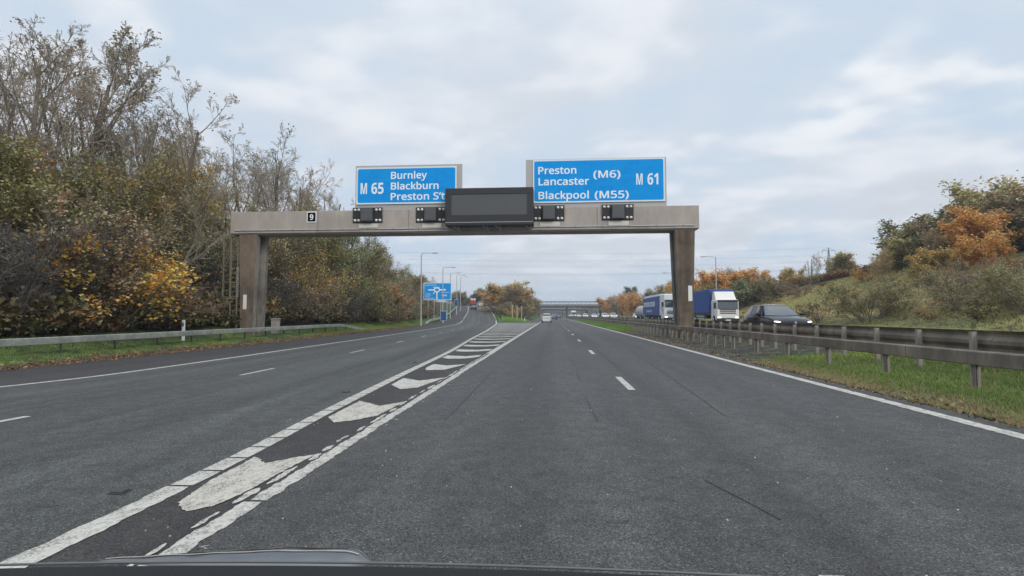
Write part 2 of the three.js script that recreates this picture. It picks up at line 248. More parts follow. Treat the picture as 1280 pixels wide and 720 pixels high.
{ // worn double edge line left of the main lanes: islands of old paint near the car, whole further on
  const g = []; const r = rng(41);
  for (let d = 1.2; d < 22;) { const l = 0.3 + r() * 1.3 + d * 0.06, gapL = 0.008 + r() * r() * 0.06, j = (r() - 0.5) * 0.02; g.push(lineGeo(d, Math.min(d + l, 22), () => -2.215 + j, 0.125 + 0.02 * r(), hFlat, { ragged: 0.05, step: 0.018 })); d += l + gapL; }
  for (let d = 1.2; d < 19;) { const l = 0.08 + r() * r() * 0.7 + d * 0.03, gapL = (0.02 + r() * 0.22) * S(24, 6, d), j = (r() - 0.5) * 0.03; g.push(lineGeo(d, Math.min(d + l, 19), () => -2.3 + j, 0.025 + 0.04 * r(), hFlat, { ragged: 0.06, step: 0.018, taper: true })); d += l + gapL; }
  for (let k = 0; k < 9; k++) { const d = 3 + 10 * r(), l = 0.03 + 0.05 * r(); g.push(lineGeo(d, d + l, () => -2.06 + 0.05 * r(), 0.015 + 0.02 * r(), flat, { ragged: 0.03, step: 0.015, taper: true })); }
  g.push(lineGeo(19, 60, () => -2.32, 0.24, hFlat, { ragged: 0.05, step: 0.1 }), lineGeo(60, 900, () => -2.3, 0.22, (x, d) => d < NOSE ? hFlat(x, d) : 0));
  part('worn_edge_line', g, paint, gore);
}
{ // raised-rib line along the right of the slip road: blocks of paint with narrow slanted gaps
  const g = [];
  for (let d = 1.2; d < 30; d += 0.42) { const q = slipRight(d); g.push(lineGeo(d, d + (d < 3.4 ? 0.42 : 0.385), (e) => slipRight(e) - 0.05, 0.19, hFlat, { step: 0.06, ragged: d < 4 ? 0.05 : 0.012 })); }
  g.push(lineGeo(30, 340, (d) => slipRight(d) - 0.05, 0.2, (x, d) => slipH(d), { step: 0.5 }));
  part('ribbed_edge_line', g, paint, slipRoad);
}
part('edge_line', lineGeo(-45, 340, (d) => slipLeft(d) - 0.02, 0.17, (x, d) => slipHL(d) + 0.001, { step: 0.3, ragged: 0.015 }), paint, slipRoad);
for (let k = 0; k < 18; k++) { const d = 6.1 + 7.75 * k - (k > 0 ? 0.4 : 0); part('lane_dash', lineGeo(d - 1, d + 0.75, slipDash, 0.12, hSlip, { ragged: 0.012, step: 0.1 }), paint, slipRoad); }
part('lane_lines', [1, 2].flatMap((n) => Array.from({ length: 60 }, (_, k) => lineGeo(-30 + 9 * k, -28 + 9 * k, () => OPP0 + 0.7 + 3.65 * n, 0.12, () => 0.345))), paint, opposite).userData.kind = 'stuff';
part('edge_line', [lineGeo(-45, 900, () => OPP0 + 0.55, 0.2, () => 0.335), lineGeo(-45, 900, () => 20.9, 0.2, () => 0.349)], paint, opposite);
// chevron bars
function bar2d(points, mat, seed) {
  points = points.map(([x, d]) => [Math.max(x, slipRight(d) + 0.19 + 0.03 * hash2(d * 100, 3)), d]);
  const r = rng(seed), out = [];
  points.forEach((p, i) => { const q = points[(i + 1) % points.length], n = Math.max(1, Math.round(Math.hypot(q[0] - p[0], q[1] - p[1]) / 0.035)); for (let k = 0; k < n; k++) { const t = k / n, j = k ? 0.018 * (0.5 - r()) : 0; out.push(new THREE.Vector2(mix(p[0], q[0], t) + j, mix(p[1], q[1], t) + (k ? 0.035 * (0.5 - r()) : 0))); } });
  const g = new THREE.ShapeGeometry(new THREE.Shape(out)), P = g.attributes.position, U = g.attributes.uv;
  for (let i = 0; i < P.count; i++) { const x = P.getX(i), d = P.getY(i); U.setXY(i, x * 1.3 + seed * 0.37, d * 0.8 + seed * 0.61); P.setXYZ(i, x, hFlat(x, d) + lift + 0.001, -d); }
  g.computeVertexNormals(); part('chevron_bar', g, mat, gore);
}
bar2d([[-2.69, 3.75], [-2.51, 3.59], [-2.40, 3.69], [-2.34, 3.95], [-2.33, 4.35], [-2.29, 5.11], [-2.46, 4.98], [-2.62, 4.80], [-2.85, 5.02], [-2.83, 4.69], [-2.81, 4.29]], paintOld, 1);
bar2d([[-2.97, 7.0], [-2.74, 6.65], [-2.56, 6.79], [-2.34, 7.14], [-2.3, 8.31], [-2.56, 7.91], [-3.03, 8.36]], paintOld, 2);
bar2d([[-3.12, 10.32], [-2.77, 9.72], [-2.5, 9.95], [-2.3, 11.6], [-2.72, 10.99], [-3.19, 11.44]], paint, 3);
bar2d([[-3.24, 13.74], [-3.1, 13.1], [-2.66, 13.19], [-2.36, 14.75], [-2.82, 14.35], [-3.26, 14.76]], paint, 4);
for (let k = 5; k < 28; k++) {
  const d = 1.05 + 3.25 * k, xl = slipRight(d) + 0.2, w = -2.36 - xl, e = 0.28 + 0.02 * k;
  bar2d([[xl, d - 0.35], [xl + w * 0.25, d - 0.72], [xl + w * 0.7, d - 0.62], [-2.38, d + e - 0.4], [-2.38, d + e + 0.55], [xl + w * 0.6, d + 0.3], [xl, d + 0.62]], paint, k);
}
// bitumen seams and cracks, a joint between the lanes
function seam(points, w, parent, hf) { const g = []; for (let i = 0; i < points.length - 1; i++) { const [a, b] = [points[i], points[i + 1]]; g.push(lineGeo(a[1], b[1], (d) => mix(a[0], b[0], (d - a[1]) / (b[1] - a[1])) + (fbm(d * 3, a[0] * 7, 2) - 0.5) * 0.02, w, hf, { ragged: w * 0.9, step: 0.08 })); } part('seam', g, M.seal, parent); }
seam([[-1.39, 6.93], [-1.41, 9.5], [-1.43, 12.3]], 0.022, carriageway, flat);
seam([[0.57, 7.0], [0.53, 8.96]], 0.022, carriageway, flat); seam([[0.56, 11.4], [0.58, 13.2]], 0.03, carriageway, flat); seam([[0.6, 14.2], [0.57, 16.7]], 0.025, carriageway, flat);
seam([[2.3, 7.48], [2.62, 13], [2.93, 20.1]], 0.016, carriageway, flat); seam([[1.5, 3.74], [1.36, 4.2], [1.24, 4.59]], 0.016, carriageway, flat);
seam([[1.62, 22], [1.66, 27]], 0.05, carriageway, flat); seam([[1.66, 12], [1.7, 21]], 0.018, carriageway, flat); seam([[3.1, 24], [3.3, 40]], 0.03, carriageway, flat); seam([[-1.2, 17], [-1.15, 21]], 0.02, carriageway, flat);
// raised studs between slip road and gore, and bits that lie on the road
for (const [x, d] of [[-3.3, 3.95], [-3.62, 9.3], [-3.9, 15.2]]) part('road_stud', [rbox(0.1, 0.025, 0.09, 0.01, x, hSlip(x, d) + 0.012, -d), box(0.12, 0.01, 0.11, x, hSlip(x, d) + 0.004, -d)], M.darkSteel, slipRoad);
{
  const r = rng(8), g = new THREE.IcosahedronGeometry(1, 0), n = 520, m = new THREE.InstancedMesh(g, std([1, 1, 1], 0.9), n), q = new THREE.Matrix4(), c = new THREE.Color();
  for (let i = 0; i < n; i++) {
    const near = r() < 0.55, d = 2.6 + 24 * r() * r(), x = near ? mix(-2, 5.2, r()) : r() < 0.7 ? shoulderLeft(d) + r() * r() * 1.2 : mix(-3.4, -2.3, r()), s = 0.003 + 0.004 * r() * r();
    q.compose(new THREE.Vector3(x, (x < slipLeft(d) ? slipHL(d) + 0.01 : 0) + s * 0.5, -d), new THREE.Quaternion().setFromEuler(new THREE.Euler(r() * 6, r() * 6, r() * 6)), new THREE.Vector3(s * (1 + r()), s, s * (1 + r()))); m.setMatrixAt(i, q);
    const v = r(); m.setColorAt(i, v < 0.5 ? c.setRGB(0.35, 0.33, 0.3) : v < 0.7 ? c.setRGB(0.6, 0.58, 0.55) : c.setRGB(0.2, 0.12, 0.05));
  }
  m.name = 'loose_grit'; scene.add(stuff(m, 'loose grit and chippings scattered over the near road surface'));
}
// ---------------------------------------------------------------- safety barriers
function along(xa, d0, d1, section2, yOf, sweep = 1.6) { // sweep a closed [across, up] outline along x = xa(d)
  const n = Math.max(1, Math.ceil((d1 - d0) / sweep)), m = section2.length, pos = [], uv = [], idx = [];
  for (let j = 0; j <= n; j++) { const d = mix(d0, d1, j / n), x = xa(d), y = yOf(d); let l = 0; for (let k = 0; k <= m; k++) { const p = section2[k % m], q = section2[(k + m - 1) % m]; if (k) l += Math.hypot(p[0] - q[0], p[1] - q[1]); pos.push(x + p[0], y + p[1], -d); uv.push(d, l); } }
  for (let j = 0; j < n; j++) for (let k = 0; k < m; k++) { const a = j * (m + 1) + k, b = a + m + 1; idx.push(a, b, a + 1, a + 1, b, b + 1); }
  const g = tri(pos, idx, uv).toNonIndexed(); g.computeVertexNormals();
  const caps = []; for (const [d, s] of [[d0, 1], [d1, -1]]) { const sh = new THREE.ShapeGeometry(new THREE.Shape(section2.map((p) => new THREE.Vector2(p[0], p[1])))); sh.translate(xa(d), yOf(d), -d); caps.push(sh); }
  return merge([g, ...caps]);
}
const boxRail = [[-0.06, -0.115], [0.06, -0.115], [0.07, -0.10], [0.07, 0.10], [0.055, 0.12], [-0.055, 0.12], [-0.07, 0.10], [-0.07, -0.10]];
const waveRail = (s) => [[0.0, -0.31], [0.075, -0.25], [0.08, -0.2], [0.01, -0.12], [0.01, -0.05], [0.08, 0.03], [0.075, 0.09], [0.0, 0.15], [-0.012, 0.15], [0.062, 0.08], [0.066, 0.035], [-0.004, -0.045], [-0.004, -0.125], [0.066, -0.205], [0.062, -0.245], [-0.012, -0.31]].map((p) => [p[0] * s, p[1]]);
const zPost = (w) => [box(0.012, 1, 0.07, 0, 0.5, 0), box(w, 1, 0.012, w / 2 - 0.006, 0.5, 0.029), box(w, 1, 0.012, 0.006 - w / 2, 0.5, -0.029)];
function barrier(name, label, xa, d0, d1, o) {
  const t = thing(name, label, 'crash barrier');
  const y = o.top; let n = 0;
  for (let d = d0; d < d1 - 0.1; d += o.section) { const e = Math.min(d + o.section - 0.012, d1); part('rail_section', along(xa, d, e, o.profile, y, d > 60 ? 4 : 1.2), (n++ % 3) ? o.rail : o.rail2 || o.rail, t); }
  const geo = o.postGeo; let count = 0; const far = [];
  for (let d = d0 + o.firstPost; d < d1 - 0.05; d += o.spacing(d)) {
    const x = xa(d) + (o.postShift || 0), g = H(x, d) - 0.12, h = y(d) + o.postTop - g, r = rng(Math.floor(d * 10) + 3);
    if (count++ < 140) { const m = new THREE.Mesh(geo, o.postMat); m.name = 'post'; m.position.set(x, g, -d); m.scale.set(1, h, 1); m.rotation.set((r() - 0.5) * 0.03, (r() - 0.5) * 0.12, (r() - 0.5) * 0.03); t.add(m); if (o.boltGeo && d < 30) { const b = new THREE.Mesh(o.boltGeo, M.steel); b.name = 'bracket'; b.position.set(x, y(d), -d); t.add(b); } }
    else far.push(at(geo.clone().scale(1, h, 1), x, g, -d));
  }
  if (far.length) stuff(part('distant_posts', far, o.postMat, t));
  return t;
}
barrier('box_beam_barrier', 'weathered grey single box rail barrier along the grass beside the right edge line', () => 7.02, -8, 262, { section: 4.8, profile: boxRail, top: () => 0.64, rail: M.rail, rail2: M.steel, firstPost: 0.75, postGeo: merge(zPost(0.065)), postMat: M.post, postTop: -0.1, spacing: (d) => d < 19.5 ? 2.4 : d < 46 ? 1.2 : 2.4 });
barrier('wave_beam_barrier', 'dark double wave rail barrier with concrete-grey posts at the edge of the oncoming carriageway', () => 8.56, -8, 262, { section: 6.4, profile: waveRail(0.8), top: () => 0.9, rail: M.rail, rail2: M.rail, firstPost: 0.3, postShift: -0.13, postGeo: merge([rbox(0.1, 1, 0.012, 0.004, 0, 0.5, -0.035), box(0.012, 1, 0.07, -0.044, 0.5, 0), box(0.1, 1, 0.012, 0, 0.5, 0.035), box(0.012, 1, 0.07, 0.044, 0.5, 0)]), postMat: M.post, postTop: 0.12, spacing: (d) => d < 20.3 ? 1.6 : d < 60 ? 1.3 : 3.2 });
const leftRailX = (d) => shoulderLeft(d) - 1.65 + 0.1 * S(0, 20, d);
barrier('box_beam_barrier', 'grey-green single box rail barrier on the left verge in front of the wood', leftRailX, 2, 52, { section: 4.8, profile: boxRail, top: (d) => H(leftRailX(d), d) + 0.53 - 0.56 * S(44, 52, d), rail: M.railLight, rail2: M.railLight, firstPost: 0.9, postGeo: merge(zPost(0.065)), postMat: M.darkSteel, postTop: -0.1, spacing: () => 2.4 });
const wSpec = (f) => ({ section: 6.4, profile: waveRail(1).map((p) => [p[0], p[1] * 0.8]), top: f, rail: M.galv, firstPost: 0.5, postGeo: merge(zPost(0.1)), postMat: M.darkSteel, postTop: 0.1, spacing: () => 3.2 });
barrier('wave_beam_barrier', 'pale galvanised wave rail climbing along the right side of the slip road', (d) => slipRight(d) + 1.3, 108, 300, wSpec((d) => H(slipRight(d) + 1.3, d) + 0.62 - 0.4 * S(113, 108, d)));
barrier('wave_beam_barrier', 'short galvanised wave rail on the left verge below the roundabout sign', (d) => shoulderLeft(d) - 0.9, 84, 190, wSpec((d) => H(shoulderLeft(d) - 0.9, d) + 0.6 - 0.5 * S(90, 84, d)));

// ---------------------------------------------------------------- the gantry
const GD = 32;
{
  const t = thing('sign_gantry', 'long grey-brown overhead gantry spanning the slip road and main lanes on two flared legs', 'gantry', [0, 0, -GD]);
  const L = -20.05, R = 8.63;
  part('beam', [rbox(R - L, 1.37, 1.55, 0.03, (L + R) / 2, 7.115, -0.775)], M.beam, t);
  part('soffit_plate', [box(R - L - 0.16, 0.05, 1.4, (L + R) / 2, 6.405, -0.775)], M.beam, t);
  part('joint', [-14.4, -8.7, -3, 2.7].map((x) => box(0.02, 1.3, 0.006, x, 7.115, 0.002)), M.darkSteel, t); part('conduit', [cyl(0.035, 0.035, R - L - 0.6, 6, (L + R) / 2, 6.62, 0.03, 0, 0, PI / 2)], M.galv, t); for (let k = 0; k < 18; k++) part('conduit_clip', rbox(0.06, 0.1, 0.05, 0.01, L + 0.9 + k * 1.58, 6.62, 0.03), M.darkSteel, t);
  part('drip_edge', box(R - L - 0.1, 0.04, 0.04, (L + R) / 2, 6.47, 0.018), M.beam, t);
  for (let k = 0; k < 5; k++) part('cover_plate', rbox(0.5, 0.14, 0.012, 0.004, -13.3 + 5.2 * k, 6.52, 0.008), M.beam, t);
  for (const [c, s, g] of [[-18.88, 1, 0.1], [7.8, -1, 0]]) {
    const leg = new THREE.Group(); leg.name = 'leg'; t.add(leg); const y0 = g - 0.15, y1 = 6.38, b = 0.36, u = 0.58;
    part('front_flange', hexa([c - b, c + b, -0.44, -0.03], [c - u, c + u, -0.44, -0.03], y0, y1), M.concreteLeg, leg);
    part('stained_face', hexa([c - b + 0.012, c + b - 0.012, -0.03, 0], [c - u + 0.012, c + u - 0.012, -0.03, 0], y0, y1 - 0.002), M.column, leg);
    part('rear_flange', hexa([c - b, c + b, -1.5, -1.08], [c - u, c + u, -1.5, -1.08], y0, y1), M.concreteLeg, leg);
    part('web', hexa([c - b * 0.16, c + b * 0.16, -1.082, -0.438], [c - u * 0.16, c + u * 0.16, -1.082, -0.438], y0, y1 - 0.002), M.concreteLeg, leg);
    part('footing', [rbox(1.2, 0.3, 1.9, 0.03, c, y0 - 0.02, -0.75)], M.concrete, leg);
    part('marker_plate', rbox(0.23, 0.9, 0.012, 0.005, c + (s > 0 ? -0.1 : 0.24), s > 0 ? 2.17 : 2.62, 0.01), M.white, leg);
  }
}
function canvas(w, h, draw, back) { const c = document.createElement('canvas'); c.width = w; c.height = h; const g = c.getContext('2d'); if (back) { g.fillStyle = back; g.fillRect(0, 0, w, h); } draw(g); const t = new THREE.CanvasTexture(c); t.colorSpace = THREE.SRGBColorSpace; t.magFilter = THREE.LinearFilter; return t; }
function words(g, s, x0, x1, base, cap, color = '#f0f2f2', bold = true) { // lettering fitted between x0 and x1 with its capitals cap tall
  g.save(); g.fillStyle = color; const px = cap / 0.72; g.font = (bold ? 'bold ' : '') + px + 'px sans-serif'; g.strokeStyle = color; g.lineWidth = px * 0.035; g.lineJoin = 'round'; const w = g.measureText(s).width; g.translate(x0, base); g.scale((x1 - x0) / w, 1); g.fillText(s, 0, 0); if (!bold) g.strokeText(s, 0, 0); g.restore();
}
const roundRect = (g, x, y, w, h, r) => { g.beginPath(); g.moveTo(x + r, y); g.lineTo(x + w - r, y); g.quadraticCurveTo(x + w, y, x + w, y + r); g.lineTo(x + w, y + h - r); g.quadraticCurveTo(x + w, y + h, x + w - r, y + h); g.lineTo(x + r, y + h); g.quadraticCurveTo(x, y + h, x, y + h - r); g.lineTo(x, y + r); g.quadraticCurveTo(x, y, x + r, y); g.closePath(); };
const BLUE = '#0f98e6', EDGEC = '#dfe6e8';
function wear(g, W, h) { // panel seams, grime and faded patches in the print
  const r = rng(W); for (let k = 0; k < 260; k++) { g.fillStyle = r() < 0.5 ? 'rgba(255,255,255,0.01)' : 'rgba(0,20,50,0.014)'; const w = 30 + 160 * r(), t = 10 + 60 * r(); g.fillRect(20 + r() * (W - 60 - w), 20 + r() * (h - 50 - t), w, t); }
  g.fillStyle = 'rgba(0,30,70,0.2)'; for (let x = W / 5; x < W - 50; x += W / 5) g.fillRect(x, 18, 2.5, h - 36);
}
function face(w, h, map) { const g = new THREE.PlaneGeometry(w, h); return [g, new THREE.MeshPhysicalMaterial({ map, roughness: 0.7, specularIntensity: 0.25 })]; }
function board(name, label, cx, cy, z, w, h, map, back) { // a sign plate with its face, folded rim and the backing it is fixed to
  const t = thing(name, label, 'road sign', [cx, cy, z]);
  const [g, m] = face(w, h, map); g.translate(0, 0, 0.03); part('sign_face', g, m, t);
  part('sign_plate', rbox(w + 0.02, h + 0.02, 0.05, 0.015, 0, 0, 0.002), M.signBack, t);
  if (back) part('backing_panel', rbox(back[1] - back[0], back[3] - back[2], 0.06, 0.015, (back[0] + back[1]) / 2, (back[2] + back[3]) / 2, -0.07), M.signBack, t);
  return t;
}
{
  const W = 1250, Hh = 440, X = (p) => (p - 446) * 10, Y = (p) => (p - 210) * 10;
  const map = canvas(W, Hh, (g) => { g.fillStyle = EDGEC; g.fillRect(0, 0, W, Hh); g.fillStyle = BLUE; roundRect(g, 18, 18, W - 36, Hh - 36, 26); g.fill(); wear(g, W, Hh);
    words(g, 'M', X(450.5), X(460.5), Y(241.5), 132); words(g, '65', X(464.5), X(481), Y(241.5), 132); words(g, 'Burnley', X(488.4), X(534), Y(224), 82, undefined, false); words(g, 'Blackburn', X(488.4), X(549.5), Y(236.7), 82, undefined, false); words(g, 'Preston S\u2019th', X(488.2), X(565), Y(249.2), 82, undefined, false); });
  const t = board('direction_sign', 'blue overhead sign reading M65 Burnley Blackburn Preston on the left of the gantry', -8.865, 9.285, -GD + 0.02, 6.25, 2.29, map, [-3.2, 3.45, -1.5, 1.28]);
  part('mounting_rails', [-2.6, 0, 2.6].map((x) => box(0.08, 2.4, 0.1, x, -0.35, -0.15)), M.galv, t);
}
{
  const W = 1650, Hh = 520, X = (p) => (p - 666) * 10, Y = (p) => (p - 200) * 10;
  const map = canvas(W, Hh, (g) => { g.fillStyle = EDGEC; g.fillRect(0, 0, W, Hh); g.fillStyle = BLUE; roundRect(g, 18, 18, W - 36, Hh - 36, 26); g.fill(); wear(g, W, Hh);
    words(g, 'Preston', X(671.8), X(722), Y(217.2), 86, undefined, false); words(g, 'Lancaster', X(672), X(737), Y(230.6), 86, undefined, false); words(g, 'Blackpool', X(672), X(737.5), Y(247.2), 86, undefined, false); words(g, '(M6)', X(742), X(776.5), Y(222.8), 84, undefined, false); words(g, '(M55)', X(743.5), X(786.5), Y(247.2), 84, undefined, false); words(g, 'M', X(794.7), X(804.5), Y(232), 134); words(g, '61', X(809), X(825), Y(232), 134); });
  const t = board('direction_sign', 'blue overhead sign reading Preston Lancaster Blackpool M61 on the right of the gantry', 2.78, 9.37, -GD + 0.02, 7.8, 2.62, map, [-4.32, 4.0, -1.6, 1.36]);
  part('mounting_rails', [-3.2, 0, 3.2].map((x) => box(0.08, 2.5, 0.1, x, -0.4, -0.15)), M.galv, t);
}
{ // electronic message sign in front of the beam
  const t = thing('message_sign', 'large dark blank electronic message sign at the middle of the gantry', 'electronic sign', [-3.66, 7.72, -GD + 1.0]);
  part('housing', [rbox(5.2, 0.36, 0.95, 0.03, 0, 0.93, -0.5), rbox(5.2, 0.62, 0.95, 0.03, 0, -0.79, -0.5), rbox(0.36, 1.3, 0.95, 0.03, -2.42, 0.12, -0.5), rbox(0.36, 1.3, 0.95, 0.03, 2.42, 0.12, -0.5), box(4.7, 1.4, 0.6, 0, 0.12, -0.64)], M.plastic, t);
  part('display', [rbox(4.5, 1.26, 0.26, 0.01, 0, 0.135, -0.205)], M.screen, t);
  part('frame_edge', [box(4.54, 0.025, 0.02, 0, 0.775, -0.03), box(4.54, 0.025, 0.02, 0, -0.51, -0.03), box(0.025, 1.28, 0.02, -2.26, 0.13, -0.03), box(0.025, 1.28, 0.02, 2.26, 0.13, -0.03)], M.darkSteel, t);
  part('lower_rail', box(5.16, 0.03, 0.02, 0, -0.93, -0.016), M.galv, t);
  for (const x of [-2.2, -0.45, 0.3, 2.1]) part('support_strut', [bar([x, -1.05, -0.2], [x + 0.35, -1.32, -0.9], 0.045, 5), bar([x + 0.3, -1.05, -0.2], [x + 0.35, -1.32, -0.9], 0.03, 5)], M.galv, t);
  part('fixing_arms', [-1.8, 1.8].map((x) => box(0.2, 0.3, 0.2, x, -0.4, -1.05)), M.darkSteel, t);
}
{ // four lane signals on the front of the beam
  const spots = [[-11.25, 'leftmost lane signal under the blue M65 sign'], [-7.31, 'lane signal beside the left edge of the message sign'], [-0.17, 'lane signal beside the right edge of the message sign'], [3.9, 'rightmost lane signal below the blue M61 sign']];
  const t = thing('lane_signal', spots[0][1], 'lane signal', [spots[0][0], 7.47, -GD], 0, 'matrix lane signals along the gantry beam');
  part('back_plate', rbox(1.86, 0.92, 0.05, 0.02, 0, 0, 0.04), M.black, t);
  part('display_box', [rbox(0.72, 0.78, 0.3, 0.04, 0, -0.02, 0.2), box(0.6, 0.62, 0.012, 0, -0.02, 0.357)], M.screen, t);
  for (const x of [-0.78, -0.55, 0.55, 0.78]) for (const y of [-0.32, 0.33]) part('lantern', [cyl(0.075, 0.085, 0.05, 12, x, y, 0.085, PI / 2), at(new THREE.SphereGeometry(0.066, 10, 6), x, y, 0.1)], M.lamp, t);
  part('edge_trim', [box(0.03, 0.55, 0.02, -0.935, 0.19, 0.06), box(0.03, 0.55, 0.02, 0.935, 0.19, 0.06), box(1.86, 0.02, 0.02, 0, 0.47, 0.06)], M.concrete, t);
  part('bracket', [rbox(1.2, 0.26, 0.05, 0.012, 0.05, -0.65, 0.035)], M.cream, t);
  for (const [x, l] of spots.slice(1)) copyOf(t, 'lane_signal', l).position.set(x, 7.44, -GD);
}
{
  const map = canvas(128, 144, (g) => { g.fillStyle = '#e8e8e2'; g.fillRect(0, 0, 128, 144); g.fillStyle = '#0a0a0a'; roundRect(g, 12, 12, 104, 120, 8); g.fill(); words(g, '9', 38, 90, 108, 74, '#f4f4f0'); });
  const t = thing('number_plate', 'small black and white plate with the figure 9 near the left end of the gantry', 'number sign', [-14.8, 7.41, -GD]);
  const [g, m] = face(0.62, 0.68, map); g.translate(0, 0, 0.036); part('face', g, m, t); part('plate', rbox(0.64, 0.7, 0.03, 0.008, 0, 0, 0.018), M.signBack, t);
}
{ // caged ladder on the left leg
  const t = thing('access_ladder', 'rusty yellow-green caged ladder fixed to the left leg of the gantry', 'ladder', [-20.1, 0.2, -GD - 0.3]);
  for (const x of [-0.02, 0.42]) part('stile', box(0.07, 6.6, 0.05, x, 3.35, 0), M.ladder, t);
  for (let k = 0; k < 22; k++) part('rung', bar([0, 0.3 + k * 0.29, 0], [0.4, 0.3 + k * 0.29, 0], 0.016, 5), M.ladder, t);
  for (let k = 0; k < 5; k++) { const y = 2.3 + k * 0.95, g = new THREE.TorusGeometry(0.42, 0.022, 4, 14, PI); part('cage_hoop', [at(g, -0.06, y, 0.05, PI / 2, 0, PI / 2)], M.ladder, t); }
  for (const [x, z] of [[-0.42, 0.1], [-0.28, 0.4], [-0.28, -0.3]]) part('cage_bar', box(0.04, 4.1, 0.03, x, 4.3, z), M.ladder, t);
  part('platform_bracket', [box(0.9, 0.06, 0.5, -0.05, 2.2, 0), box(0.5, 0.06, 0.06, 0.5, 5.6, 0), box(0.5, 0.06, 0.06, 0.5, 3.2, 0)], M.ladder, t);
  part('guard_panel', box(0.16, 1.9, 0.03, 0.45, 3.2, 0.04), M.concrete, t);
}
{
  const t = thing('equipment_cabinet', 'small grey roadside cabinet behind the left gantry leg', 'cabinet', [-18.15, H(-18.15, 34), -34.2]);
  part('cabinet_body', rbox(0.45, 1.1, 0.35, 0.03, 0, 0.5, 0), M.concrete, t); part('lid', rbox(0.52, 0.06, 0.42, 0.02, 0, 1.08, 0), M.galv, t);
}
{ const x = -18.05, d = 25.2, t = thing('marker_post', 'white roadside marker post standing behind the left barrier', 'marker post', [x, H(x, d) - 0.05, -d]); part('post', [rbox(0.13, 1.15, 0.09, 0.02, 0, 0.56, 0)], M.white, t); part('cap', rbox(0.15, 0.06, 0.11, 0.02, 0, 1.16, 0), M.darkSteel, t); part('reflector', box(0.08, 0.18, 0.006, 0, 0.9, 0.05), M.darkSteel, t); }

// ---------------------------------------------------------------- street lamps and signs by the slip road
{
  const spots = [[-18.5, 75, 'tall galvanised street lamp nearest on the left verge of the slip road'], [-20.3, 99, 'street lamp whose pole stands in front of the roundabout sign'], [-22.9, 120, 'street lamp just right of the roundabout sign'], [-25, 140, 'third street lamp beyond the roundabout sign'], [-27.6, 161, 'small distant street lamp, furthest up the slip road']];
  const [x0, d0, l0] = spots[0], t = thing('street_lamp', l0, 'street lamp', [x0, H(x0, d0) - 0.1, -d0], 0, 'street lamps along the slip road');
  part('pole', [cyl(0.075, 0.11, 10.3, 10, 0, 5.15, 0), cyl(0.14, 0.14, 1.3, 10, 0, 0.65, 0)], M.galv, t);
  part('arm', [bar([0, 10.25, 0], [0.35, 10.42, 0], 0.05, 6), bar([0.35, 10.42, 0], [1.7, 10.45, 0], 0.045, 6)], M.galv, t);
  const h = part('lantern', [rbox(0.85, 0.14, 0.3, 0.05, 1.95, 10.43, 0)], M.galv, t); part('glass_bowl', rbox(0.6, 0.06, 0.22, 0.025, 2.0, 10.34, 0), M.lamp, h);
  for (const [x, d, l] of spots.slice(1)) copyOf(t, 'street_lamp', l).position.set(x, H(x, d) - 0.1, -d);
  for (const [x, d, l] of [[26.2, 88, 'street lamp behind the blue lorries on the far verge'], [27, 122, 'further street lamp half hidden in the orange trees on the right']]) { const c = copyOf(t, 'street_lamp', l); c.position.set(x, H(x, d) - 0.1, -d); c.rotation.y = PI; }
}
{ // roundabout sign
  const W = 1000, Hh = 620, x = -22.6, d = 105;
  const map = canvas(W, Hh, (g) => {
    g.fillStyle = EDGEC; g.fillRect(0, 0, W, Hh); g.fillStyle = BLUE; roundRect(g, 22, 22, W - 44, Hh - 44, 20); g.fill(); g.strokeStyle = '#eef2f3'; g.lineCap = 'butt';
    const cx = 480, cy = 255; g.lineWidth = 40; g.beginPath(); g.ellipse(cx, cy, 92, 72, 0, 0, 7); g.stroke();
    const l = (a, b, c, e, w) => { g.lineWidth = w; g.beginPath(); g.moveTo(a, b); g.lineTo(c, e); g.stroke(); };
    l(cx, cy + 70, cx, 590, 44); l(cx - 80, cy, 170, cy, 44); l(cx + 80, cy, 800, cy - 4, 50); l(cx - 65, cy - 55, 360, 150, 34); l(cx - 10, cy - 70, 465, 130, 30); l(cx + 55, cy - 60, 560, 150, 34); l(cx - 60, cy + 60, 340, 400, 26);
    g.fillStyle = '#dfe8ee'; for (const [a, b, w, h] of [[70, 70, 380, 26], [80, 380, 170, 22], [70, 430, 200, 22], [70, 480, 150, 22], [640, 330, 270, 24], [660, 420, 160, 60], [60, 540, 330, 24]]) for (let k = 0; k < w; k += 26) g.fillRect(a + k, b + (k % 3), 16, h);
  });
  const t = board('direction_sign', 'large blue roundabout map sign on posts beside the slip road', x, 6.05, -d, 5.6, 3.45, map, null);
  for (const px of [-1.9, -0.7, 0.65, 1.9]) part('post', cyl(0.07, 0.07, 7.2, 8, px, -1.9, -0.12), M.galv, t);
}
function smallSign(label, x, d, y, w, h, mat) { const t = thing('small_sign', label, 'road sign', [x, H(x, d), -d]); part('sign_face', rbox(w - 0.1, h - 0.1, 0.02, 0.008, 0, y, 0.055), mat, t); part('sign_plate', rbox(w, h, 0.04, 0.015, 0, y, 0.02), M.white, t); part('post', [cyl(0.05, 0.05, y + h / 2, 8, 0, (y + h / 2) / 2, -0.03)], M.galv, t); }
const blueSign = std([0.02, 0.15, 0.42], 0.5, { map: grimeMap });
smallSign('small blue and white sign low on the grass below the roundabout sign', -18.9, 93, 1.35, 1.1, 1.7, blueSign);
smallSign('small blue sign on a post between the distant street lamps', -24.6, 137, 3.2, 1.0, 1.7, blueSign);
